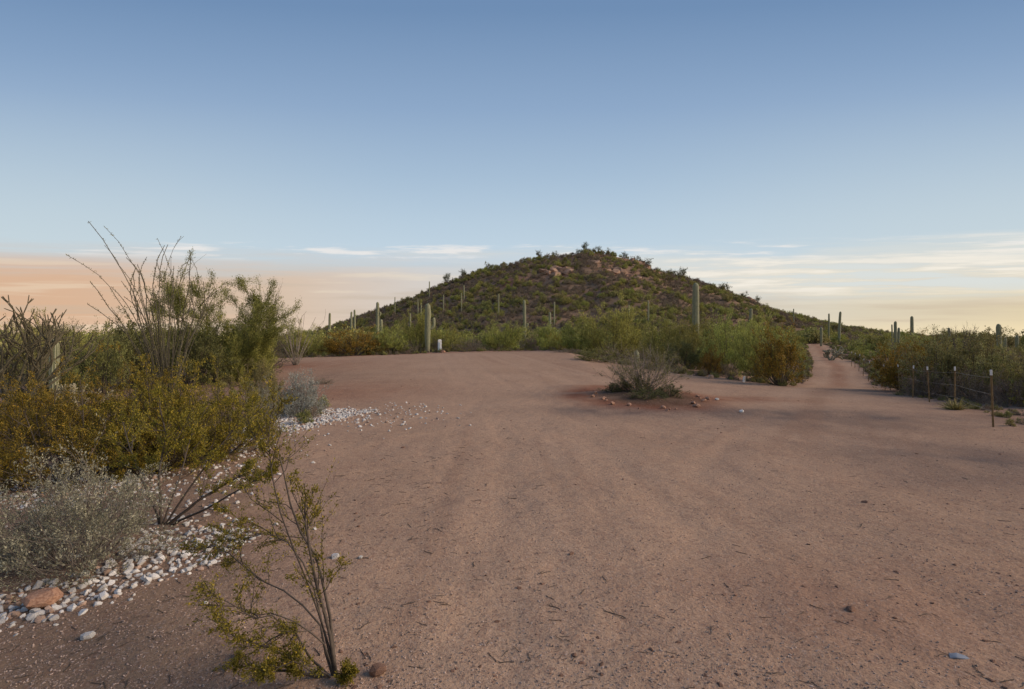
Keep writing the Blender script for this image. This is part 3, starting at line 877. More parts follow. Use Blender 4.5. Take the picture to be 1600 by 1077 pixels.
# ------------------------------------------------------------------ saguaros
def ribbed(g, path, rad, ribs, va, sub_=4):
    path = np.asarray(path, float); n = len(path)
    T = nrm(np.gradient(path, axis=0))
    u = np.zeros_like(path); ref = np.array([0.0, 1.0, 0.0])
    for i in range(n):
        w = ref - T[i] * np.dot(ref, T[i]); u[i] = w / np.linalg.norm(w)
    v = np.cross(T, u)
    m_ = ribs * sub_
    a = np.arange(m_) / m_ * 2 * np.pi
    ridge = np.abs(np.cos(a * ribs / 2))
    rr = 0.84 + 0.16 * ridge ** 0.8
    ring = path[:, None] + (np.asarray(rad)[:, None] * rr[None])[:, :, None] * (np.cos(a)[None, :, None] * u[:, None] + np.sin(a)[None, :, None] * v[:, None])
    base = (np.arange(n - 1)[:, None]) * m_; i = np.arange(m_)[None]; j = (i + 1) % m_
    Q = np.stack([base + i, base + j, base + m_ + j, base + m_ + i], -1).reshape(-1, 4)
    g.add(ring.reshape(-1, 3), Q)
    va.append(np.tile(ridge, n))


def column(hgt, r, seed, lean=0.0):
    rg = np.random.default_rng(seed)
    t_ = np.concatenate([np.linspace(0, 0.95, 16), 1 - 0.05 * np.array([0.6, 0.3, 0.1, 0.02, 0.0])])
    z_ = t_ * hgt
    wob_ = np.cumsum(rg.normal(size=(len(t_), 2)), 0) * 0.012 * r / 0.25
    path = np.stack([lean * t_ ** 1.3 * hgt + wob_[:, 0] * t_, wob_[:, 1] * t_, z_], 1)
    prof = np.interp(t_, [0, 0.15, 0.45, 0.8, 0.95], [0.74, 0.84, 1.0, 0.95, 0.88]) * r
    cap = np.clip((hgt - z_) / (r * 1.2), 0, 1)
    prof = prof * np.sqrt(np.clip(1 - (1 - cap) ** 2, 0.0004, 1))
    return path, prof


SAG_N = [0]


def saguaro(xp, Y, top_y, r, label, arms=(), lean=0.0, base_z=None, group=None, ribs=14, H=None, cat='cactus'):
    SAG_N[0] += 1
    x = px(xp, Y); z0 = gz(x, Y)
    Hh = H if H else (EYE + (540 - top_y) / FPX * Y) - z0
    e = obj('saguaro_cactus', None, None, (x, Y, z0 - 0.05)); tag(e, label, cat, group)
    g = Geo(); va = []
    path, prof = column(Hh, r, 900 + SAG_N[0], lean)
    ribbed(g, path, prof, ribs, va)
    obj('trunk', g.mesh('saguaro_trunk', [M['saguaro']], vattr=np.concatenate(va)), e)
    for (h0, az_, out, up, ra) in arms:
        a = math.radians(az_)
        dirv = np.array([math.cos(a), math.sin(a), 0])
        s = np.linspace(0, 1, 9)
        bend = np.stack([np.sin(s * np.pi / 2) * out, (1 - np.cos(s * np.pi / 2)) * out * 0.8], 1)
        P_ = [dirv * b_[0] + np.array([0, 0, h0 + b_[1]]) for b_ in bend]
        for q in np.linspace(0.12, 1, 9):
            P_.append(P_[8] + np.array([0, 0, q * up]))
        P_ = np.array(P_) + np.array([lean * h0, 0, 0])
        rem = np.linspace(1, 0, len(P_))
        rad = np.full(len(P_), ra) * np.sqrt(np.clip(1 - (1 - np.clip(rem * (out + up) / (ra * 1.2), 0, 1)) ** 2, 0.0005, 1))
        g = Geo(); va = []
        ribbed(g, P_, rad, 10, va)
        obj('arm', g.mesh('saguaro_arm', [M['saguaro']], vattr=np.concatenate(va)), e)
    return e


saguaro(668, 45.5, 475, 0.27, 'one-armed saguaro standing beside the white utility pedestal', arms=((2.15, 10, 0.55, 0.62, 0.15),))
saguaro(1087, 52, 443, 0.34, 'thick armless saguaro, tallest of the bushes behind the planted island')
saguaro(1173, 62, 483, 0.20, 'slim armless saguaro between the thick tall one and the track')
saguaro(589, 62, 473, 0.21, 'saguaro with a small forked crown rising above the shrubs', arms=((4.9, 0, 0.30, 0.30, 0.11),), lean=0.02)
saguaro(596, 58, 500, 0.19, 'short plain saguaro right beside the fork-topped one')
saguaro(515, 70, 490, 0.17, 'slim saguaro with a dark scarred top by the bare ocotillo')
saguaro(820, 78, 470, 0.26, 'saguaro with a stubby bud arm at the foot of the hill', arms=((3.4, 0, 0.42, 0.25, 0.17),))
saguaro(859, 84, 489, 0.22, 'plain straight saguaro at the foot of the hill, shorter than the bud-armed one')
saguaro(1311, 88, 488, 0.21, 'leaning saguaro standing against the sky beyond the track', lean=0.04)
saguaro(1295, 92, 491, 0.15, 'slender saguaro beside the leaning one beyond the track')
saguaro(1283, 80, 512, 0.20, 'low saguaro half hidden in shrubs at the head of the track')
saguaro(1399, 72, 503, 0.20, 'stout dark saguaro behind the fence with a short one at its side')
saguaro(1404, 74, 513, 0.17, 'short saguaro close beside the stout dark one behind the fence')
saguaro(1394, 76, 508, 0.10, 'thin pole-like saguaro close beside the stout dark one behind the fence')
saguaro(1425, 68, 495, 0.20, 'tall slim saguaro standing alone behind the fence against the sky')
saguaro(1483, 60, 513, 0.16, 'thin saguaro next to the bare dead shrub behind the fence')
saguaro(1561, 52, 507, 0.23, 'thick tapering saguaro behind the fence with two small ones near it')
saguaro(1570, 54, 528, 0.16, 'small saguaro just next to the thick tapering one behind the fence')
saguaro(1589, 60, 525, 0.18, 'small saguaro farther out past the thick tapering one behind the fence')
saguaro(1413, 24, 551, 0.15, 'squat pale young saguaro poking out of bushes behind the fence')
saguaro(995, 27.5, 548, 0.15, 'small young saguaro with a pale top behind the planted island')
saguaro(86, 12.5, 529, 0.11, 'bluish young saguaro among the brush by the stag-horn cholla', ribs=11)
for xp, Y, ty, r in ((549, 118, 488, 0.26), (554, 126, 484, 0.24), (653, 120, 469, 0.28), (658, 128, 474, 0.26), (641, 115, 490, 0.24), (693, 130, 462, 0.27), (725, 160, 447, 0.32),
                     (721, 150, 460, 0.28), (671, 188, 441, 0.30), (779, 140, 461, 0.28), (866, 130, 472, 0.27), (983, 128, 478, 0.27), (1013, 150, 470, 0.26), (617, 150, 466, 0.25), (1240, 150, 484, 0.26)):
    H_ = 5.5 + (xp * 7 % 5) * 0.35
    # stand it on the slope where its top meets that height
    ys = np.linspace(Y - 45, Y + 55, 80); xs = (xp - 800) / FPX * ys
    tops = 540 - (Z(xs, ys, False) + H_ - EYE) / ys * FPX
    j = int(np.argmin(np.abs(tops - ty)))
    saguaro(xp, float(ys[j]), ty, r * 0.7, 'distant plain saguaro standing on the slope of the hill', group='saguaros on the hill', ribs=10, H=H_)

# ------------------------------------------------------------------ hand-placed trees and shrubs of the middle distance
def mid(kind, var, xp, Y, top_y, wpx, name, label, cat, rz=0.0, group=None, parts=None, natw=1.4):
    x = px(xp, Y); z0 = gz(x, Y)
    Hh = EYE + (540 - top_y) / FPX * Y - z0
    if kind == 'green':
        Hh *= 1.14
    w = wpx * Y / FPX / natw
    return plant(name, parts or MIDP[kind][var], label, cat, x, Y, rz, (w, w, Hh), group)


def pv_tree(seed, n=26000, ll=0.045):
    return shrub(seed=seed, H=1.0, Wd=1.2, nstem=10, nbr=10, ntw=9, nleaf=n * 2, ll=ll / 4, lw=ll / 14, tilt=74, stem_r=0.009, ang=0.8, thin=0.2, clump=0.25, jit=1.1, leaf_ang=0.55, tilt_pow=0.5, brl=0.55, twl=0.55, up=0.1)


tp = pair(pv_tree(301, 60000, 0.06), 'palo_verde_tree', 'pvstem', 'pvtree'); tp = [('trunk', tp[0][1]), ('crown', tp[1][1])]
mid(None, 0, 335, 21.5, 416, 172, 'palo_verde_tree', 'tall airy palo verde tree behind the ocotillo wands', 'tree', 0.4, parts=tp, natw=1.0)
tp2 = pair(pv_tree(302, 3200, 0.05), 'palo_verde_tree_b', 'stem', 'pvtree'); tp2 = [('trunk', tp2[0][1]), ('crown', tp2[1][1])]
mid(None, 0, 408, 24.5, 450, 74, 'palo_verde_tree', 'thin see-through tree beside the tall palo verde', 'tree', 1.4, parts=tp2, natw=1.0)
tp3 = pair(pv_tree(303, 9000, 0.07), 'brush_tree', 'stem', 'olive')
mid(None, 0, 130, 20, 484, 120, 'creosote_bush', 'tall wispy brown-green bush between the cholla and the ocotillo', 'bush', 2.0, parts=tp3, natw=1.0)
mid('green', 0, 382, 21, 512, 92, 'palo_verde_bush', 'dense bright green bush at the foot of the palo verde tree', 'bush', 0.3)
mid('dark', 0, 300, 19, 520, 120, 'dark_bush', 'dense dark green bush under the palo verde tree', 'bush', 1.0)
mid('dark', 1, 205, 18.5, 512, 110, 'dark_bush', 'dark brownish-green bush at the foot of the tall ocotillo', 'bush', 2.0)
mid('olive', 1, 160, 16.5, 520, 90, 'creosote_bush', 'olive bush between the young saguaro and the ocotillo foot', 'bush', 2.0)
mid('olive', 0, 60, 17, 512, 100, 'creosote_bush', 'olive bush just behind the stag-horn cholla', 'bush', 4.0)
mid('creosote', 0, 550, 42.5, 515, 100, 'creosote_bush', 'broad orange-olive creosote at the far edge of the clearing', 'bush', 0.2)
mid('green', 1, 612, 45, 519, 70, 'palo_verde_bush', 'green bush between the orange-olive creosote and the one-armed saguaro', 'bush', 0.2)
mid('green', 2, 652, 48, 500, 55, 'palo_verde_bush', 'bright green bush right behind the one-armed saguaro', 'bush', 1.2)
mid('green', 0, 700, 47.5, 522, 62, 'palo_verde_bush', 'green bush right behind the white utility pedestal', 'bush', 2.2)
mid('dry', 0, 735, 46, 532, 60, 'brush', 'grey-brown dry brush right of the white utility pedestal', 'brush', 0.7, natw=1.6)
mid('dry', 1, 640, 45.5, 534, 50, 'brush', 'brown dry brush at the foot of the one-armed saguaro', 'brush', 0.7, natw=1.6)
mid('green', 1, 780, 48, 513, 80, 'palo_verde_bush', 'green bush behind the crest where the road goes over', 'bush', 3.0)
mid('green', 2, 960, 41, 497, 120, 'palo_verde_bush', 'largest yellow-green palo verde bush, behind the small young saguaro', 'bush', 0.4)
mid('green', 0, 905, 43, 513, 70, 'palo_verde_bush', 'yellow-green bush beside the largest palo verde bush', 'bush', 1.4)
mid('green', 1, 1030, 37, 511, 80, 'palo_verde_bush', 'yellow-green bush between the largest palo verde and the thick saguaro', 'bush', 2.4)
mid('green', 2, 1085, 33, 515, 90, 'palo_verde_bush', 'yellow-green bush at the foot of the thick tall saguaro', 'bush', 3.4)
mid('dark', 0, 1065, 30, 540, 70, 'dark_bush', 'low dark green bush below the thick tall saguaro', 'bush', 3.4)
mid('green', 0, 1140, 29, 515, 90, 'palo_verde_bush', 'yellow-green bush behind the white stake', 'bush', 4.4)
mid('creosote', 1, 1110, 27.5, 548, 40, 'creosote_bush', 'small olive-orange bush beside the pale marker rock', 'bush', 4.4)
mid('green', 1, 1190, 25, 516, 90, 'palo_verde_bush', 'tall green bush right behind the round olive bush by the track', 'bush', 5.4)
mid('creosote', 2, 1218, 22.3, 522, 88, 'creosote_bush', 'round olive-orange bush at the mouth of the track', 'bush', 0.9)
mid('olive', 2, 930, 31, 549, 62, 'creosote_bush', 'low grey-olive bush beside the small young saguaro', 'bush', 0.9)
mid('dry', 0, 890, 38, 545, 50, 'brush', 'low brown brush at the edge of the clearing by the raised berm', 'brush', 0.1, natw=1.6)
for i, (xp, Y, ty, w, kd) in enumerate(((1420, 20.6, 527, 105, 'creosote'), (1475, 18.2, 531, 110, 'olive'), (1530, 17.3, 536, 105, 'olive'), (1585, 15.6, 540, 110, 'olive'), (1640, 14.0, 540, 120, 'olive'))):
    mid(kd, i % 3, xp, Y, ty, w, 'creosote_bush', ['dense orange-olive creosote at the bend of the fence, farthest up its line', 'dense olive creosote behind the fence post with grass at its foot',
        'broad olive creosote behind the bare fence wires', 'olive creosote behind the fence post with the bare strip of dirt', 'olive creosote beyond the last fence post'][i], 'bush', i * 1.1)
for i, (xp, Y, ty, w) in enumerate(((1450, 17.6, 571, 70), (1515, 15.6, 578, 70), (1575, 14.3, 585, 70))):
    mid('dry', i % 2, xp, Y, ty, w, 'brush', ['low brown brush under the creosotes, near the short leaning fence post', 'low brown brush under the creosotes, between two fence posts', 'low brown brush under the creosotes, by the first fence post'][i], 'brush', i * 2.0, natw=1.6)
dead = shrub(seed=330, H=1.0, Wd=1.2, nstem=16, nbr=6, ntw=5, nleaf=60, ll=0.02, lw=0.01, tilt=50, stem_r=0.012, thin=0.1)
mid(None, 0, 1495, 40, 503, 55, 'dead_shrub', 'bare dead shrub with upright twigs behind the fence', 'shrub', parts=[('stems', dead[0].mesh('dead_stems', [M['stem']]))], natw=1.2)
thn = pair(pv_tree(304, 7000, 0.07), 'thin_tree', 'stem', 'olive')
mid(None, 0, 1460, 42, 516, 60, 'mesquite_tree', 'flat-topped thin tree beside the bare dead shrub behind the fence', 'tree', parts=thn, natw=1.0)

# ------------------------------------------------------------------ ocotillos
def ocotillo(seed, n, H, spread, r, leafy, name_, label, x, y, mt='ocostem', group=None):
    rg = np.random.default_rng(seed)
    a = rg.random(n) * 2 * np.pi
    th = np.radians(spread) * rg.random(n) ** 0.7
    d_ = np.stack([np.sin(th) * np.cos(a), np.sin(th) * np.sin(a), np.cos(th)], 1)
    L = H * (0.62 + 0.42 * rg.random(n))
    st = np.stack([np.cos(a), np.sin(a), 0 * a], 1) * 0.10; st[:, 2] = -0.03
    b_ = np.stack([np.cos(a), np.sin(a), 0 * a - 0.3], 1) * (0.02 + 0.20 * rg.random((n, 1)) ** 2)
    P_ = wand(st, d_, L, 14, b_, 0.075, rg)
    # tips flick sideways
    tip = nrm(rg.normal(size=(n, 3)) * np.array([1, 1, 0.35])) * 0.09 * L[:, None]
    P_[:, -1] += tip; P_[:, -2] += tip * 0.5; P_[:, -3] += tip * 0.18
    g = Geo(); gl = Geo()
    tubes(g, P_, np.linspace(1, 0.42, 14)[None] * r * (0.7 + 0.6 * rg.random((n, 1))), 5, tint=rg.random(n))
    B_, LB_ = sub(P_, L, 1, 0.75, 0.95, 0.8, 0.16, 4, 0.1, 0.1, rg, 0.65)
    if len(B_):
        tubes(g, B_, np.linspace(0.5, 0.3, 4)[None] * r * np.ones((len(B_), 1)), 4, tint=rg.random(len(B_)))
    m_ = leafy
    i = rg.integers(0, n, m_); p, dd = at(P_[i], 0.08 + 0.92 * rg.random(m_))
    D = nrm(rg.normal(size=(m_, 3)) + np.array([0, 0, 0.6]))
    leaves(gl, p, D, 0.035 + 0.03 * rg.random(m_), 0.014, rg.random(m_), rg)
    return plant('ocotillo', [('wands', g.mesh('ocotillo_wands', [M[mt]])), ('foliage', gl.mesh('ocotillo_leaves', [M['olive']], smooth=False))], label, 'ocotillo', x, y)


x_ = px(262, 13.5)
ocotillo(403, 46, 4.45, 18, 0.014, 4200, 'ocotillo', 'tall ocotillo with many long thin wands fanned against the sky', x_, 13.5)
ocotillo(402, 24, 3.4, 30, 0.017, 300, 'ocotillo', 'bare grey ocotillo at the far edge of the clearing', px(462, 30), 30, 'greystem')

# ------------------------------------------------------------------ chollas
def cholla(seed, H, r, mt, n0=5, depth=5, spread=0.7):
    rg = np.random.default_rng(seed)
    g = Geo(); sg = Geo()
    starts = [(np.array([rg.normal() * 0.06, rg.normal() * 0.06, -0.03]), nrm(np.array([rg.normal() * 0.45, rg.normal() * 0.45, 1.0])), 0) for _ in range(n0)]
    seg = H / (depth + 0.5)
    out = []
    while starts:
        p, d_, k = starts.pop()
        l = seg * (0.7 + 0.5 * rg.random()) * (1.0 - 0.05 * k)
        e = p + d_ * l
        out.append((p, e, r * (1.25 - 0.09 * k)))
        if k < depth:
            nb = 1 if k == 0 else int(rg.choice([1, 2, 2, 3]))
            if k >= 3:
                nb = int(rg.choice([1, 1, 2]))
            for _ in range(nb):
                starts.append((e - d_ * 0.01, nrm(d_ + spread * rg.normal(size=3) * np.array([1, 1, 0.8]) + np.array([0, 0, 0.18])), k + 1))
    A = np.array([o_[0] for o_ in out]); B = np.array([o_[1] for o_ in out]); R = np.array([o_[2] for o_ in out])
    t_ = np.array([0, 0.12, 0.5, 0.88, 1.0])
    P_ = A[:, None] + (B - A)[:, None] * t_[None, :, None]
    rad = R[:, None] * np.array([0.45, 0.92, 1.08, 0.92, 0.15])[None]
    tubes(g, P_, rad, 7, tint=rg.random(len(A)))
    m_ = len(A) * 46
    i = rg.integers(0, len(A), m_); tt2 = rg.random(m_)[:, None]
    p = A[i] + (B[i] - A[i]) * tt2
    dd = nrm(np.cross(B[i] - A[i], rg.normal(size=(m_, 3))))
    leaves(sg, p + dd * R[i][:, None] * 0.8, dd + 0.4 * rg.normal(size=dd.shape), R[i] * 1.0, R[i] * 0.16, rg.random(m_), rg)
    return [('joints', g.mesh('cholla_joints', [M[mt]])), ('spines', sg.mesh('cholla_spines', [M['spine']], smooth=False))]


plant('cholla_cactus', cholla(421, 3.5, 0.021, 'cholla', 7, 10, 0.34), 'dark stag-horn cholla with upright branches against the sky', 'cactus', px(12, 8.8), 8.8)
plant('cholla_cactus', cholla(422, 1.35, 0.020, 'cholla', 9, 7, 0.55), 'low brown cholla at the foot of the stag-horn cholla', 'cactus', px(40, 9.4), 9.4)
plant('cholla_cactus', cholla(423, 1.15, 0.019, 'palecholla', 9, 7, 0.6), 'pale straw-coloured cholla beside the bluish young saguaro', 'cactus', px(125, 10.4), 10.4)
plant('cholla_cactus', cholla(424, 1.6, 0.06, 'palecholla', 5, 4, 0.7), 'pale yellow cholla at the head of the track, upper of two', 'cactus', px(1308, 54), 54)
plant('cholla_cactus', cholla(425, 1.3, 0.06, 'palecholla', 5, 4, 0.7), 'pale yellow cholla at the edge of the track, lower of two', 'cactus', px(1299, 46), 46)

# ------------------------------------------------------------------ foreground and left bed shrubs
def near_creo(seed, n=20000, tilt=76):
    return pair(shrub(seed=seed, H=1.0, Wd=1.5, nstem=40, nbr=8, ntw=6, nleaf=int(n * 2.0), ll=0.018, lw=0.0085, tilt=tilt, stem_r=0.008, clump=0.22, thin=0.18, up=0.1), 'near_creosote', 'stem', 'creosote')


nc = [near_creo(501, 26000), near_creo(502, 26000), near_creo(503, 22000)]
for (xp, Y, ty, w, v, rz, lab) in (
        (245, 6.6, 560, 230, 0, 0.2, 'broad yellow-olive creosote in the middle of the bed beside the clearing'),
        (110, 6.0, 590, 240, 1, 1.7, 'broad rusty-olive creosote beside the stag-horn cholla'),
        (345, 7.4, 590, 170, 2, 2.9, 'yellow-olive creosote overhanging the white stones, before the silvery bush'),
        (30, 7.2, 585, 200, 0, 4.1, 'rusty-olive creosote at the foot of the chollas'),
        (205, 8.6, 575, 180, 1, 5.2, 'olive creosote behind the broad one in the bed')):
    mid(None, 0, xp, Y, ty, w, 'creosote_bush', lab, 'bush', rz, parts=nc[v], natw=1.45)
# creosote leaning out over the stones: base behind the grey bush
def photo_pts(pts):
    return np.array([[px(a, Y), Y, EYE - (b - 540) / FPX * Y] for a, b, Y in pts])


def resample(P_, n):
    s = np.concatenate([[0], np.cumsum(np.linalg.norm(np.diff(P_, axis=0), axis=1))]); s /= s[-1]
    q = np.linspace(0, 1, n)
    return np.stack([np.interp(q, s, P_[:, k]) for k in range(3)], 1)


def posed_shrub(name, label, base_px, stems_px, seed, **kw):
    bx, by = px(base_px[0], base_px[1]), base_px[1]
    bz = gz(bx, by)
    S_ = np.stack([resample(photo_pts(s), 9) for s in stems_px])
    rg = np.random.default_rng(seed)
    S_ = S_ + np.cumsum(rg.normal(size=S_.shape), 1) * 0.004 * (np.arange(9) > 0)[None, :, None]
    S_ = S_ - np.array([bx, by, bz])
    gs, gl = shrub(seed=seed, H=1, Wd=1, nstem=0, stems=S_, **kw)
    return plant(name, pair((gs, gl), name, 'stem', 'creosote'), label, 'bush', bx, by, sink=0.0)


posed_shrub('creosote_bush', 'creosote with bare dark stems leaning out over the white stones', (262, 4.55), [
    [(262, 822, 4.55), (310, 785, 4.6), (350, 760, 4.7), (400, 735, 4.8)], [(258, 822, 4.55), (300, 760, 4.7), (345, 700, 4.9), (385, 650, 5.1)],
    [(255, 822, 4.55), (285, 740, 4.6), (300, 680, 4.7), (330, 630, 4.8)], [(252, 822, 4.55), (250, 740, 4.5), (262, 690, 4.5), (250, 640, 4.5)],
    [(266, 824, 4.55), (320, 800, 4.4), (370, 770, 4.3), (415, 745, 4.2)], [(250, 822, 4.55), (220, 750, 4.6), (200, 700, 4.8), (190, 660, 4.9)]],
    511, nbr=11, ntw=6, nleaf=15000, ll=0.019, lw=0.009, stem_r=0.011, thin=0.15, clump=0.2, brl=0.32, twl=0.45)
posed_shrub('creosote_bush', 'spindly open creosote with dark forked stems standing alone on bare gravel', (524, 2.5), [
    [(524, 1062, 2.50), (503, 975, 2.50), (470, 880, 2.52), (440, 800, 2.56), (420, 715, 2.6), (430, 640, 2.62)],
    [(526, 1062, 2.50), (508, 950, 2.47), (490, 870, 2.45), (480, 810, 2.45), (478, 780, 2.44)],
    [(522, 1062, 2.50), (500, 1000, 2.46), (465, 975, 2.42), (430, 958, 2.40), (395, 970, 2.38), (335, 935, 2.36)],
    [(521, 1062, 2.50), (495, 965, 2.54), (445, 925, 2.60), (400, 905, 2.66), (360, 870, 2.72), (325, 850, 2.76)],
    [(523, 1062, 2.50), (480, 900, 2.58), (445, 850, 2.66), (420, 835, 2.7), (380, 845, 2.74), (345, 850, 2.76)],
    [(520, 1062, 2.50), (470, 1035, 2.42), (430, 1010, 2.38), (390, 1000, 2.34), (350, 990, 2.3)],
    [(520, 1064, 2.50), (460, 1050, 2.44), (420, 1045, 2.40), (385, 1040, 2.38)],
    [(519, 1063, 2.50), (480, 1030, 2.55), (455, 985, 2.6), (420, 1000, 2.62), (380, 1025, 2.6)],
    [(519, 1063, 2.50), (490, 1050, 2.36), (450, 1040, 2.3), (410, 1052, 2.26)],
    [(528, 1062, 2.50), (538, 1050, 2.46), (546, 1046, 2.44), (554, 1048, 2.42)],
    [(525, 1062, 2.50), (512, 960, 2.52), (496, 880, 2.54), (465, 830, 2.56), (445, 770, 2.58), (432, 700, 2.6)]],
    512, nbr=10, ntw=7, nleaf=20000, ll=0.0145, lw=0.0065, stem_r=0.0072, thin=0.15, clump=0.28, brl=0.25, twl=0.50, sides=6, up=0.10)

bs = pair(shrub(seed=520, H=1.0, Wd=1.7, nstem=110, nbr=6, ntw=4, nleaf=24000, ll=0.025, lw=0.0115, tilt=82, stem_r=0.006, leaf_t0=0.35, clump=0.1, up=0.12), 'bursage', 'greystem', 'bursage')
mid(None, 0, 122, 3.75, 716, 250, 'bursage_bush', 'pale grey-green rounded bush with dead twigs beside the white stones', 'bush', 0.3, parts=bs, natw=1.6)
bs2 = pair(shrub(seed=521, H=1.0, Wd=1.5, nstem=60, nbr=6, ntw=4, nleaf=12000, ll=0.035, lw=0.016, tilt=76, stem_r=0.007, leaf_t0=0.2, clump=0.1), 'silver_bush', 'greystem', 'silver')
mid(None, 0, 470, 11.4, 588, 82, 'silver_bush', 'silvery blue-grey bush at the end of the white stones', 'bush', 0.3, parts=bs2, natw=1.45)
bs3 = pair(shrub(seed=522, H=1.0, Wd=1.5, nstem=50, nbr=6, ntw=4, nleaf=7000, ll=0.03, lw=0.013, tilt=76, stem_r=0.008, leaf_t0=0.2, clump=0.2), 'grey_bush', 'greystem', 'bursage')
mid(None, 0, 408, 10.2, 598, 70, 'bursage_bush', 'grey twiggy bush between the creosotes and the silvery bush', 'bush', 0.9, parts=bs3, natw=1.45)
mid('olive', 2, 415, 14.5, 575, 60, 'creosote_bush', 'small olive bush behind the silvery blue-grey bush', 'bush', 0.9)
mid('dry', 1, 505, 20, 592, 36, 'brush', 'tiny low dry brush on the clearing beyond the silvery bush', 'brush', 0.9, natw=1.6)
# island shrub: sparse, see-through, with a dense dark foot
isl = pair(shrub(seed=530, H=1.0, Wd=1.5, nstem=46, nbr=8, ntw=6, nleaf=9000, ll=0.026, lw=0.009, tilt=66, stem_r=0.006, clump=0.3, thin=0.2, out=0.1), 'island_shrub', 'greystem', 'olive')
mid(None, 0, 1008, 15.9, 541, 130, 'island_shrub', 'sparse see-through grey-green shrub on the planted island', 'shrub', 0.2, parts=isl, natw=1.45)
isf = pair(shrub(seed=531, H=1.0, Wd=2.4, nstem=34, nbr=5, ntw=4, nleaf=4500, ll=0.06, lw=0.03, tilt=80, stem_r=0.02, clump=0.1), 'island_undergrowth', 'stem', 'mesquite')
mid(None, 0, 990, 15.9, 588, 74, 'ground_shrub', 'low dark green shrub under the sparse one on the island', 'shrub', 0.2, parts=isf, natw=2.2)
mid(None, 0, 1048, 14.8, 603, 62, 'ground_shrub', 'low dark green mat at the stony end of the island', 'shrub', 1.9, parts=isf, natw=2.2)
mid(None, 0, 1012, 14.3, 609, 62, 'ground_shrub', 'low dark green mat along the rock edging of the island', 'shrub', 3.1, parts=isf, natw=2.2)
mid(None, 0, 958, 16.2, 602, 44, 'ground_shrub', 'small dark green mat at the bare end of the island', 'shrub', 4.4, parts=isf, natw=2.2)

# grass clumps at the fence
def grass_clump(seed, n, H, r):
    rg = np.random.default_rng(seed); g = Geo()
    a = rg.random(n) * 6.28; th = np.radians(12 + 55 * rg.random(n))
    d_ = np.stack([np.sin(th) * np.cos(a), np.sin(th) * np.sin(a), np.cos(th)], 1)
    st = np.stack([np.cos(a), np.sin(a), 0 * a], 1) * r * rg.random((n, 1)); st[:, 2] = -0.02
    b_ = np.zeros((n, 3)); b_[:, 2] = -0.25
    P_ = wand(st, d_, H * (0.6 + 0.5 * rg.random(n)), 5, b_, 0.08, rg)
    tubes(g, P_, np.linspace(1, 0.15, 5)[None] * 0.007 * np.ones((n, 1)), 3, tint=rg.random(n))
    return g.mesh('grass_blades', [M['olive']])


gm = grass_clump(541, 160, 0.42, 0.08)
for i, (xp, Y, s, lab) in enumerate(((1492, 13.0, 1.1, 'spiky grey-green grass clump at the foot of a fence post'), (1522, 13.2, 0.6, 'small grass tuft between two fence posts'),
                                     (1405, 18.2, 0.6, 'small grass tuft at the fence by the dense creosote'))):
    e = obj('grass_clump', gm, None, (px(xp, Y), Y, gz(px(xp, Y), Y) - 0.01), i * 2.0, s); tag(e, lab, 'grass')

# ------------------------------------------------------------------ wire fence with white-tipped steel posts
fx, fy = FENCE[0]
fence = obj('wire_fence', None, None, (fx, fy, gz(fx, fy))); tag(fence, 'wire fence on thin rusty steel posts with white tips', 'fence')
f0 = np.array([fx, fy, gz(fx, fy)])


def prism(g, prof, path_lo, path_hi):
    n = len(prof); lo = np.array([[path_lo[0] + a, path_lo[1] + b, path_lo[2]] for a, b in prof]); hi = np.array([[path_hi[0] + a, path_hi[1] + b, path_hi[2]] for a, b in prof])
    i = np.arange(n); j = (i + 1) % n
    g.add(np.concatenate([lo, hi]), np.stack([i, j, j + n, i + n], 1))
    c = len(prof)
    g.add(np.concatenate([hi, hi.mean(0)[None]]), None, np.stack([i, j, np.full(n, c)], 1))


TP = [(-0.014, 0.004), (-0.014, -0.004), (-0.004, -0.006), (-0.004, -0.026), (0.004, -0.026), (0.004, -0.006), (0.014, -0.004), (0.014, 0.004)]
tops = []
rf = np.random.default_rng(77)
for i, (x, y) in enumerate(FENCE):
    z = gz(x, y); hp = [1.12, 1.08, 1.06, 1.08][i] if i < 4 else 1.08 + rf.normal() * 0.05
    lean = [(-0.05, 0.0), (0.0, 0.0), (-0.06, 0.02), (0.03, 0.0)][i] if i < 4 else (rf.normal() * 0.04, rf.normal() * 0.03)
    b0 = np.array([x, y, z - 0.15]) - f0; tp_ = np.array([x + lean[0], y + lean[1], z + hp]) - f0
    sp_at = b0 + (tp_ - b0) * 0.915
    g = Geo(); prism(g, TP, b0, sp_at)
    p_ = obj('post', g.mesh('fence_post', [M['post']], smooth=False), fence)
    g = Geo(); prism(g, [(a * 1.12, b * 1.12 + 0.001) for a, b in TP], sp_at, tp_)
    obj('painted_tip', g.mesh('post_tip', [M['whitepaint']], smooth=False), p_)
    tops.append((b0, tp_))
for hfrac in (0.88, 0.62, 0.36):
    pts = [b + (t2 - b) * hfrac for b, t2 in tops]
    P_ = []
    for a, b in zip(pts[:-1], pts[1:]):
        for q in np.linspace(0, 1, 7)[:-1]:
            P_.append(a + (b - a) * q + np.array([0, 0, -0.015 * 4 * q * (1 - q)]))
    P_.append(pts[-1])
    g = Geo(); tubes(g, np.array(P_)[None], np.full((1, len(P_)), 0.0026), 5)
    obj('wire', g.mesh('fence_wire', [M['wire']]), fence)

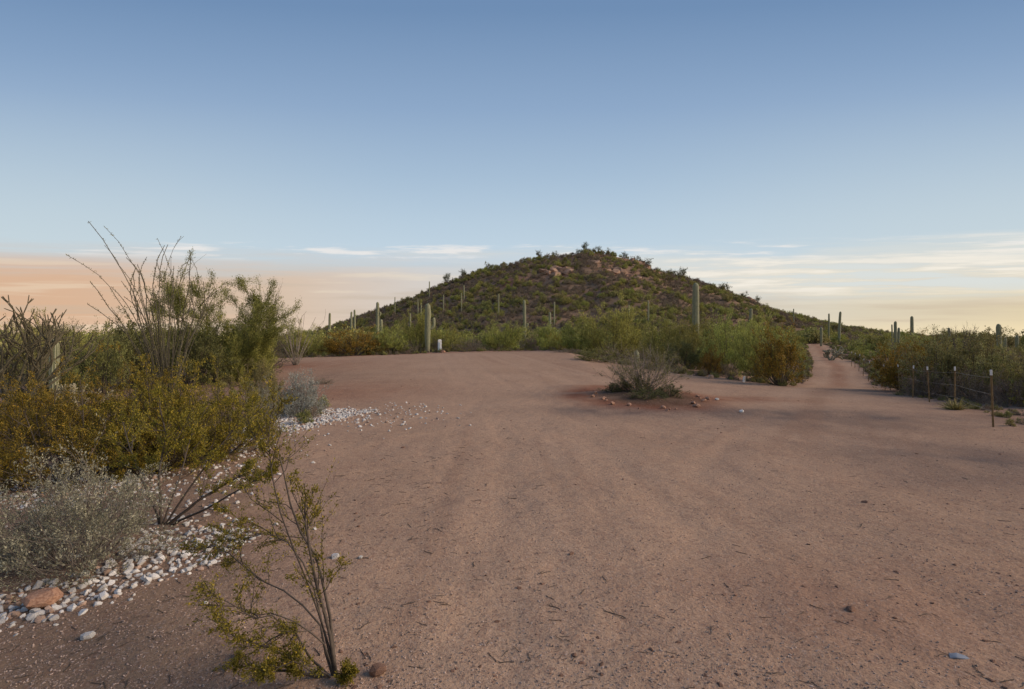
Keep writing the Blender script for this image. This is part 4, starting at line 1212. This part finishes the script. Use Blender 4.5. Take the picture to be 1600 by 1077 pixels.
# ------------------------------------------------------------------ utility pedestal, stake, marker rocks, scrap
def box_bevel(name, sx, sy, sz, bev, material, z0=0.0, taper=1.0):
    bm = bmesh.new(); bmesh.ops.create_cube(bm, size=1.0)
    for v in bm.verts:
        k = taper if v.co.z > 0 else 1.0
        v.co = (v.co.x * sx * k, v.co.y * sy * k, (v.co.z + 0.5) * sz + z0)
    bmesh.ops.bevel(bm, geom=list(bm.edges), offset=bev, segments=2, affect='EDGES')
    me = bpy.data.meshes.new(name); bm.to_mesh(me); bm.free(); me.materials.append(material)
    return me


Yp = 44.0; xp_ = px(687, Yp)
ped = obj('utility_pedestal', None, None, (xp_, Yp, gz(xp_, Yp) - 0.03), 0.25); tag(ped, 'white utility pedestal with a faded blue side', 'pedestal')
obj('body', box_bevel('pedestal_body', 0.30, 0.30, 1.02, 0.02, M['whitepaint']), ped)
obj('cap', box_bevel('pedestal_cap', 0.34, 0.34, 0.16, 0.04, M['whitepaint'], 1.005, 0.8), ped)
obj('side_panel', box_bevel('pedestal_panel', 0.15, 0.03, 0.66, 0.006, M['blueface'], 0.24), ped, (-0.06, -0.148, 0))
obj('door_panel', box_bevel('pedestal_door', 0.03, 0.22, 0.7, 0.006, M['blueface'], 0.2), ped, (-0.148, 0, 0))
Ys = 23.2; xs_ = px(1162, Ys)
stake = obj('marker_stake', None, None, (xs_, Ys, gz(xs_, Ys) - 0.04), 0.4); tag(stake, 'short white stake in the dirt before the bushes', 'stake')
obj('shaft', box_bevel('stake_shaft', 0.11, 0.05, 0.27, 0.008, M['whitepaint']), stake)
obj('top', box_bevel('stake_top', 0.105, 0.046, 0.07, 0.02, M['whitepaint'], 0.262, 0.7), stake)
stake.rotation_euler = (0.0, 0.16, 0.3)
Y2 = 24.6; x2 = px(1111, Y2)
e = obj('marker_rock', hull_mesh('marker_rock', 41, 24, (0.16, 0.12, 0.17), M['tanstone']), None, (x2, Y2, gz(x2, Y2) + 0.09), 0.3); tag(e, 'pale upright marker rock beside the short white stake', 'rock')
x2 = px(692, 43.6)
e = obj('rock', hull_mesh('pedestal_rock', 42, 24, (0.24, 0.18, 0.17), M['redrock']), None, (x2, 43.6, gz(x2, 43.6) + 0.08), 0.3); tag(e, 'orange rock at the foot of the white utility pedestal', 'rock')
# crumpled scrap of grey plastic
bm = bmesh.new()
for k_, (a, b, c) in enumerate(((-0.055, -0.018, 0.0), (-0.02, -0.026, 0.012), (0.025, -0.022, 0.006), (0.058, -0.01, 0.0), (0.045, 0.016, 0.004), (0.005, 0.022, 0.016), (-0.04, 0.018, 0.008))):
    bm.verts.new((a, b, c)); bm.verts.new((a * 0.97, b * 0.97, c + 0.008))
bmesh.ops.convex_hull(bm, input=bm.verts)
me = bpy.data.meshes.new('scrap'); bm.to_mesh(me); bm.free(); me.materials.append(M['scrap'])
x2 = px(1497, 2.62); e = obj('plastic_scrap', me, None, (x2, 2.62, gz(x2, 2.62) - 0.003), -0.15, (0.85, 0.85, 0.6)); tag(e, 'flat grey-blue scrap of plastic lying on the dirt', 'litter')

# ------------------------------------------------------------------ stones of the left bed
BAND = [(-4.6, 2.5), (-3.3, 2.55), (-2.55, 3.0), (-2.15, 3.65), (-2.05, 4.2), (-2.6, 5.0), (-3.1, 6.4), (-3.55, 7.6), (-3.9, 9.2), (-3.6, 10.8), (-3.2, 12.6), (-4.4, 12.9),
        (-5.4, 11.2), (-5.1, 9.0), (-4.5, 7.2), (-4.0, 6.6), (-5.6, 6.2), (-6.6, 6.0), (-5.8, 5.0), (-4.2, 4.8), (-3.3, 4.4), (-3.0, 3.7), (-3.6, 3.2), (-4.6, 3.2)]
r5 = np.random.default_rng(55)
x, y = jitter_field(-7, -1.5, 2.3, 13.2, 0.050, r5)
ok = inpoly(x, y, BAND)
dens = -0.10 + 0.62 * (y < 4.4) + 0.65 * sstep(9, 10, y) + 1.35 * fbm(x * 1.3, y * 1.3, 61, 3)
edge_d = polydist(x, y, BAND + BAND[:1])
dens = dens * (1 - 0.72 * sstep(4.2, 4.9, y) * (1 - sstep(8.6, 9.6, y)) * sstep(-4.6, -4.0, x))
ok &= r5.random(len(x)) < dens * (0.35 + 0.9 * sstep(0, 0.28, edge_d))
xa, ya = x[ok], y[ok]
# stragglers outside the band
xs2 = r5.uniform(-5.0, -1.0, 900); ys2 = r5.uniform(2.6, 13.5, 900)
dd = polydist(xs2, ys2, BAND + BAND[:1]); ok2 = r5.random(900) < np.exp(-dd / 0.28) * 0.8
xa = np.concatenate([xa, xs2[ok2]]); ya = np.concatenate([ya, ys2[ok2]])
# white rubble thinning out onto the clearing
xs3 = r5.normal(-3.0, 0.9, 260); ys3 = r5.normal(11.6, 1.2, 260)
xa = np.concatenate([xa, xs3]); ya = np.concatenate([ya, ys3])
sa = (0.014 + 0.024 * r5.random(len(xa)) ** 2.2) * (1 + 0.12 * (ya < 4.4) + 0.35 * (ya > 9))
za = Z(xa, ya) + sa * (0.02 + 0.28 * r5.random(len(xa)))
stone_m = [hull_mesh('white_stone_%d' % k, 600 + k, 22, (1.0, 0.74 + 0.2 * (k % 3) / 2, 0.58 + 0.1 * (k % 4)), M['whitestone'], 0.28) for k in range(9)] + \
          [hull_mesh('tan_stone_%d' % k, 620 + k, 22, (1.0, 0.8, 0.62), M['tanstone'], 0.28) for k in range(3)]
pick = np.where(r5.random(len(xa)) < 0.91, r5.integers(0, 9, len(xa)), r5.integers(9, 12, len(xa)))
vis = (np.abs(xa) < ya * 1.02)
# stones hidden under the shrubs do not count as the largest shown
app = sa / np.hypot(xa, ya) * vis * np.where((xa < -3.2) & (ya > 3.3) & (ya < 8), 0.3, 1.0)
od = np.argsort(-app)
srcs = {}
rotx = r5.normal(size=(len(xa), 2)) * 0.35; rotz = r5.random(len(xa)) * 6.28
for rank, i in enumerate(od[:300]):
    k = int(pick[i])
    white = k < 9
    e = obj('white_stone' if white else 'tan_stone', stone_m[k], None, (xa[i], ya[i], za[i]), 0, float(sa[i]))
    e.rotation_euler = (rotx[i, 0], rotx[i, 1], rotz[i])
    lm = min([((-2.9, 3.1), 'the large reddish rock'), ((-3.1, 3.9), 'the grey-green rounded bush'), ((-3.05, 4.6), 'the leaning dark stems'), ((-2.2, 3.8), 'the bare dirt edge'), ((-3.6, 7.2), 'the overhanging creosote'), ((-4.6, 11), 'the silvery bush')],
             key=lambda q: (q[0][0] - xa[i]) ** 2 + (q[0][1] - ya[i]) ** 2)[1]
    sz = 'tiny' if sa[i] < 0.021 else ('small' if sa[i] < 0.029 else 'larger')
    tag(e, sz + (' angular white' if white else ' tan') + ' stone in the drift of stones by ' + lm, 'stone', 'white stones edging the bed' if white else 'tan stones edging the bed')
    srcs.setdefault(k, e)
src = [srcs[k] for k in sorted(srcs)]
rest = od[300:]
instancer('white_stone_drift', np.stack([xa[rest], ya[rest], za[rest]], 1), np.stack([rotx[rest, 0], rotx[rest, 1], rotz[rest]], 1), np.repeat(sa[rest, None], 3, 1),
          r5.integers(0, len(src), len(rest)), src, 'drift of small white stones edging the bed', 'stones')
# singled-out stones
for (xp, yp, s, mm, lab, nm, sd) in ((66, 950, 0.115, 'redrock', 'large reddish rock among the white stones', 'rock', 71), (137, 1001, 0.040, 'whitestone', 'single white stone lying just outside the stone drift on bare dirt', 'white_stone', 72),
                                 (563, 877, 0.022, 'whitestone', 'lone small white stone out on the open dirt clearing', 'white_stone', 73),
                                 (1120, 628, 0.075, 'whitestone', 'pale stone at the end of the planted island', 'white_stone', 74), (1159, 646, 0.07, 'whitestone', 'pale stone on grey gravel past the planted island', 'white_stone', 75),
                                 (590, 1050, 0.05, 'clod', 'dark reddish clod at the foot of the spindly creosote', 'clod', 76)):
    Y = EYE * FPX / (yp - 540); x = px(xp, Y)
    e = obj(nm, hull_mesh(nm, sd, 30, (1.0, 0.75, 0.62), M[mm], 0.22), None, (x, Y, gz(x, Y) + s * 0.38), 0.4, s); tag(e, lab, 'stone' if nm != 'clod' else 'clod')
# rocks edging the island
isr = [hull_mesh('edging_rock_%d' % k, 640 + k, 20, (1.0, 0.75, 0.6), M['redrock'], 0.25) for k in range(4)]
for i in range(22):
    a = math.radians(-195 + i * 9.5 + r5.normal() * 9)
    x = 3.9 + 1.5 * math.cos(a) + r5.normal() * 0.16; y = 15.1 + 2.3 * math.sin(a) + r5.normal() * 0.30
    s = 0.03 + 0.085 * r5.random() ** 1.6
    e = obj('edging_rock', isr[i % 4], None, (x, y, gz(x, y) + s * 0.3), r5.random() * 6, s); tag(e, 'reddish rock in the ring edging the planted island', 'rock', 'rocks edging the island')

# ------------------------------------------------------------------ rock outcrops on the hill
om = [hull_mesh('outcrop_boulder_%d' % k, 660 + k, 24, (1.0, 0.8, 0.85), M['outcrop'], 0.3) for k in range(5)]
r6 = np.random.default_rng(66)
for (xp, Y, n, sx, sy, lab) in ((965, 184, 26, 5.5, 6, 'broad orange rock outcrop below the top of the hill'), (875, 188, 18, 4.5, 5, 'smaller pinkish rock outcrop below the top of the hill'),
                                (1003, 214, 18, 6, 2.5, 'red rock ledge on the skyline shoulder of the hill'), (1160, 210, 14, 5, 2.5, 'red rocks low on the skyline of the hill')):
    cx = px(xp, Y); cz = gz(cx, Y)
    e = obj('rock_outcrop', None, None, (cx, Y, cz)); tag(e, lab, 'outcrop')
    for k in range(n):
        x = cx + r6.normal() * sx * 0.6; y = Y + r6.normal() * sy * 0.6; s = 1.0 + 2.0 * r6.random() ** 1.5
        b_ = obj('boulder', om[k % 5], e, (x - cx, y - Y, gz(x, y) - cz + 0.05 * s), r6.random() * 6, (s * 1.2, s, s * 0.75))
        b_.rotation_euler = (r6.normal() * 0.25, r6.normal() * 0.25, r6.random() * 6)

# ------------------------------------------------------------------ pebbles and clods on the clearing
def ground_points(n, y0, y1, xm, rg):
    # even cover per picture area near the camera
    u = rg.random(n); y = 1 / (1 / y0 + u * (1 / y1 - 1 / y0))
    x = (rg.random(n) * 2 - 1) * y * xm
    return x, y


r7 = np.random.default_rng(88)
pm = [hull_mesh('pebble_%d' % k, 680 + k, 12, (1.0, 0.8, 0.6), M['pebble'], 0.25) for k in range(4)]
cm = [hull_mesh('clod_%d' % k, 700 + k, 14, (1.0, 0.8, 0.5), M['clod'], 0.3) for k in range(4)]
psrc, csrc = [], []
for k, (xp, yp) in enumerate(((812, 1000), (1003, 905), (702, 905), (930, 985))):
    Y = EYE * FPX / (yp - 540); x = px(xp, Y)
    e = obj('pebble', pm[k], None, (x, Y, gz(x, Y) + 0.002), k, 0.011); tag(e, 'tiny pebble lying loose on the dirt clearing', 'pebble', 'loose pebbles on the clearing'); psrc.append(e)
for k, (xp, yp, s) in enumerate(((1330, 957, 0.045), (893, 868, 0.03), (630, 700, 0.05), (1352, 788, 0.04))):
    Y = EYE * FPX / (yp - 540); x = px(xp, Y)
    e = obj('clod', cm[k], None, (x, Y, gz(x, Y) + s * 0.1), k, s); tag(e, 'dark clod of soil lying on the dirt clearing', 'clod', 'clods of soil on the clearing'); csrc.append(e)
x, y = ground_points(60000, 2.0, 24, 1.1, r7)
s = (0.0030 + 0.0075 * r7.random(len(x)) ** 3.0) * (0.8 + 0.05 * y)
clus = fbm(x * 0.8, y * 0.8, 95, 3); k_ = r7.random(len(x)) < np.clip(clus * 1.9 - 0.25, 0.1, 1)
leftb = (x < -0.4) | (r7.random(len(x)) < 0.6)
k_ &= leftb
x, y, s = x[k_], y[k_], s[k_]; n = len(x)
instancer('gravel', np.stack([x, y, Z(x, y) + s * 0.2], 1), np.stack([r7.normal(size=n) * 0.3, r7.normal(size=n) * 0.3, r7.random(n) * 6.28], 1), np.repeat(s[:, None], 3, 1), r7.integers(0, 4, n), psrc,
          'fine loose gravel strewn over the dirt', 'gravel')
x, y = ground_points(1700, 2.2, 26, 1.05, r7)
k_ = inlot(x, y) & (r7.random(len(x)) < np.clip(fbm(x * 0.7, y * 0.7, 97, 3) * 3 - 0.9, 0.05, 1)); x, y = x[k_], y[k_]; n = len(x); s = (0.004 + 0.026 * r7.random(n) ** 4) * (0.7 + 0.06 * y)
instancer('soil_crumbs', np.stack([x, y, Z(x, y) + s * 0.05], 1), np.stack([r7.normal(size=n) * 0.2, r7.normal(size=n) * 0.2, r7.random(n) * 6.28], 1), np.stack([s, s, s * 0.7], 1), r7.integers(0, 4, n), csrc,
          'dark crumbs of soil and twig litter strewn over the dirt', 'litter')

# ------------------------------------------------------------------ dry tufts and seedlings along the margins of the clearing
r8 = np.random.default_rng(99)
LP = np.array(LOT[2:19]); seg = np.linalg.norm(np.diff(LP, axis=0), axis=1); cum = np.concatenate([[0], np.cumsum(seg)])
q = r8.random(1500) * cum[-1]
x = np.interp(q, cum, LP[:, 0]) + r8.normal(size=1500) * 0.9; y = np.interp(q, cum, LP[:, 1]) + r8.normal(size=1500) * 0.9
q2 = r8.random(700); fa = np.array(FENCE); ii = r8.integers(0, len(fa) - 1, 700)
xf = fa[ii, 0] + (fa[ii + 1, 0] - fa[ii, 0]) * q2 + 0.4 + np.abs(r8.normal(size=700)) * 0.9; yf = fa[ii, 1] + (fa[ii + 1, 1] - fa[ii, 1]) * q2 - 0.2 + r8.normal(size=700) * 0.3
ta = np.array(TRACK[3:]); ii = r8.integers(0, len(ta) - 1, 900); q2 = r8.random(900)
xt = ta[ii, 0] + (ta[ii + 1, 0] - ta[ii, 0]) * q2 + np.where(r8.random(900) < 0.5, -1, 1) * (1.75 + np.abs(r8.normal(size=900)) * 0.7); yt = ta[ii, 1] + (ta[ii + 1, 1] - ta[ii, 1]) * q2
x = np.concatenate([x, xf, xt]); y = np.concatenate([y, yf, yt])
k_ = (~inlot(x, y) | (polydist(x, y, LOT + LOT[:1]) < 0.35)) & (polydist(x, y, TRACK) > 1.5) & (y > 8) & (r8.random(len(x)) < np.clip(fbm(x / 2, y / 2, 45, 3) * 2.2 - 0.5, 0, 1))
x, y = x[k_], y[k_]; n = len(x)
sc_ = (0.10 + 0.26 * r8.random(n) ** 2) * np.where((x > 8) & (y < 19), 0.5, 1.0)
srcd = [e for kn_ in ('dry', 'olive') for e in first_far[kn_] if e is not None]
if srcd:
    instancer('dry_tufts', np.stack([x, y, Z(x, y) - 0.01], 1), np.stack([0 * x, 0 * x, r8.random(n) * 6.28], 1), np.repeat(sc_[:, None], 3, 1), r8.integers(0, len(srcd), n), srcd,
              'dry tufts and seedlings along the margins of the clearing', 'tufts')

# fallen twigs strewn over the clearing
tw = []
for k, (xp, yp) in enumerate(((1105, 870), (760, 760), (960, 960))):
    g = Geo(); rg = np.random.default_rng(800 + k)
    P_ = wand(np.array([[-0.5, 0.0, 0.0]]), np.array([[1.0, 0.0, 0.0]]), np.array([1.0]), 7, np.array([[0.0, 0.12, 0.0]]), 0.16, rg); P_[:, :, 2] = np.abs(P_[:, :, 2]) * 0.3
    B_, LB_ = sub(P_, np.array([1.0]), 3, 0.3, 0.9, 0.7, 0.4, 4, 0.02, 0.1, rg); B_[:, :, 2] = np.abs(B_[:, :, 2]) * 0.4
    tubes(g, P_, np.linspace(0.028, 0.012, 7)[None], 4, tint=rg.random(1)); tubes(g, B_, np.linspace(0.014, 0.008, 4)[None] * np.ones((len(B_), 1)), 3, tint=rg.random(len(B_)))
    Y = EYE * FPX / (yp - 540); x = px(xp, Y)
    e = obj('fallen_twig', g.mesh('fallen_twig', [M['stem']]), None, (x, Y, gz(x, Y) + 0.003), k * 1.1 + 0.3, 0.10 + 0.02 * k); tag(e, 'small dark fallen twig lying on the dirt clearing', 'twig', 'fallen twigs on the clearing'); tw.append(e)
r9 = np.random.default_rng(123)
x, y = ground_points(900, 2.1, 22, 1.05, r9)
x2_ = r9.normal(-1.6, 1.0, 500); y2_ = r9.uniform(2.3, 9, 500); x = np.concatenate([x, x2_]); y = np.concatenate([y, y2_])
k_ = r9.random(len(x)) < np.clip(fbm(x * 0.6, y * 0.6, 133, 3) * 2.6 - 0.8, 0.03, 1); x, y = x[k_], y[k_]; n = len(x)
sc_ = (0.03 + 0.07 * r9.random(n) ** 2) * (0.8 + 0.05 * y)
instancer('twig_litter', np.stack([x, y, Z(x, y) + 0.002], 1), np.stack([0 * x, 0 * x, r9.random(n) * 6.28], 1), np.repeat(sc_[:, None], 3, 1), r9.integers(0, 3, n), tw, 'fine twig litter strewn over the dirt', 'litter')
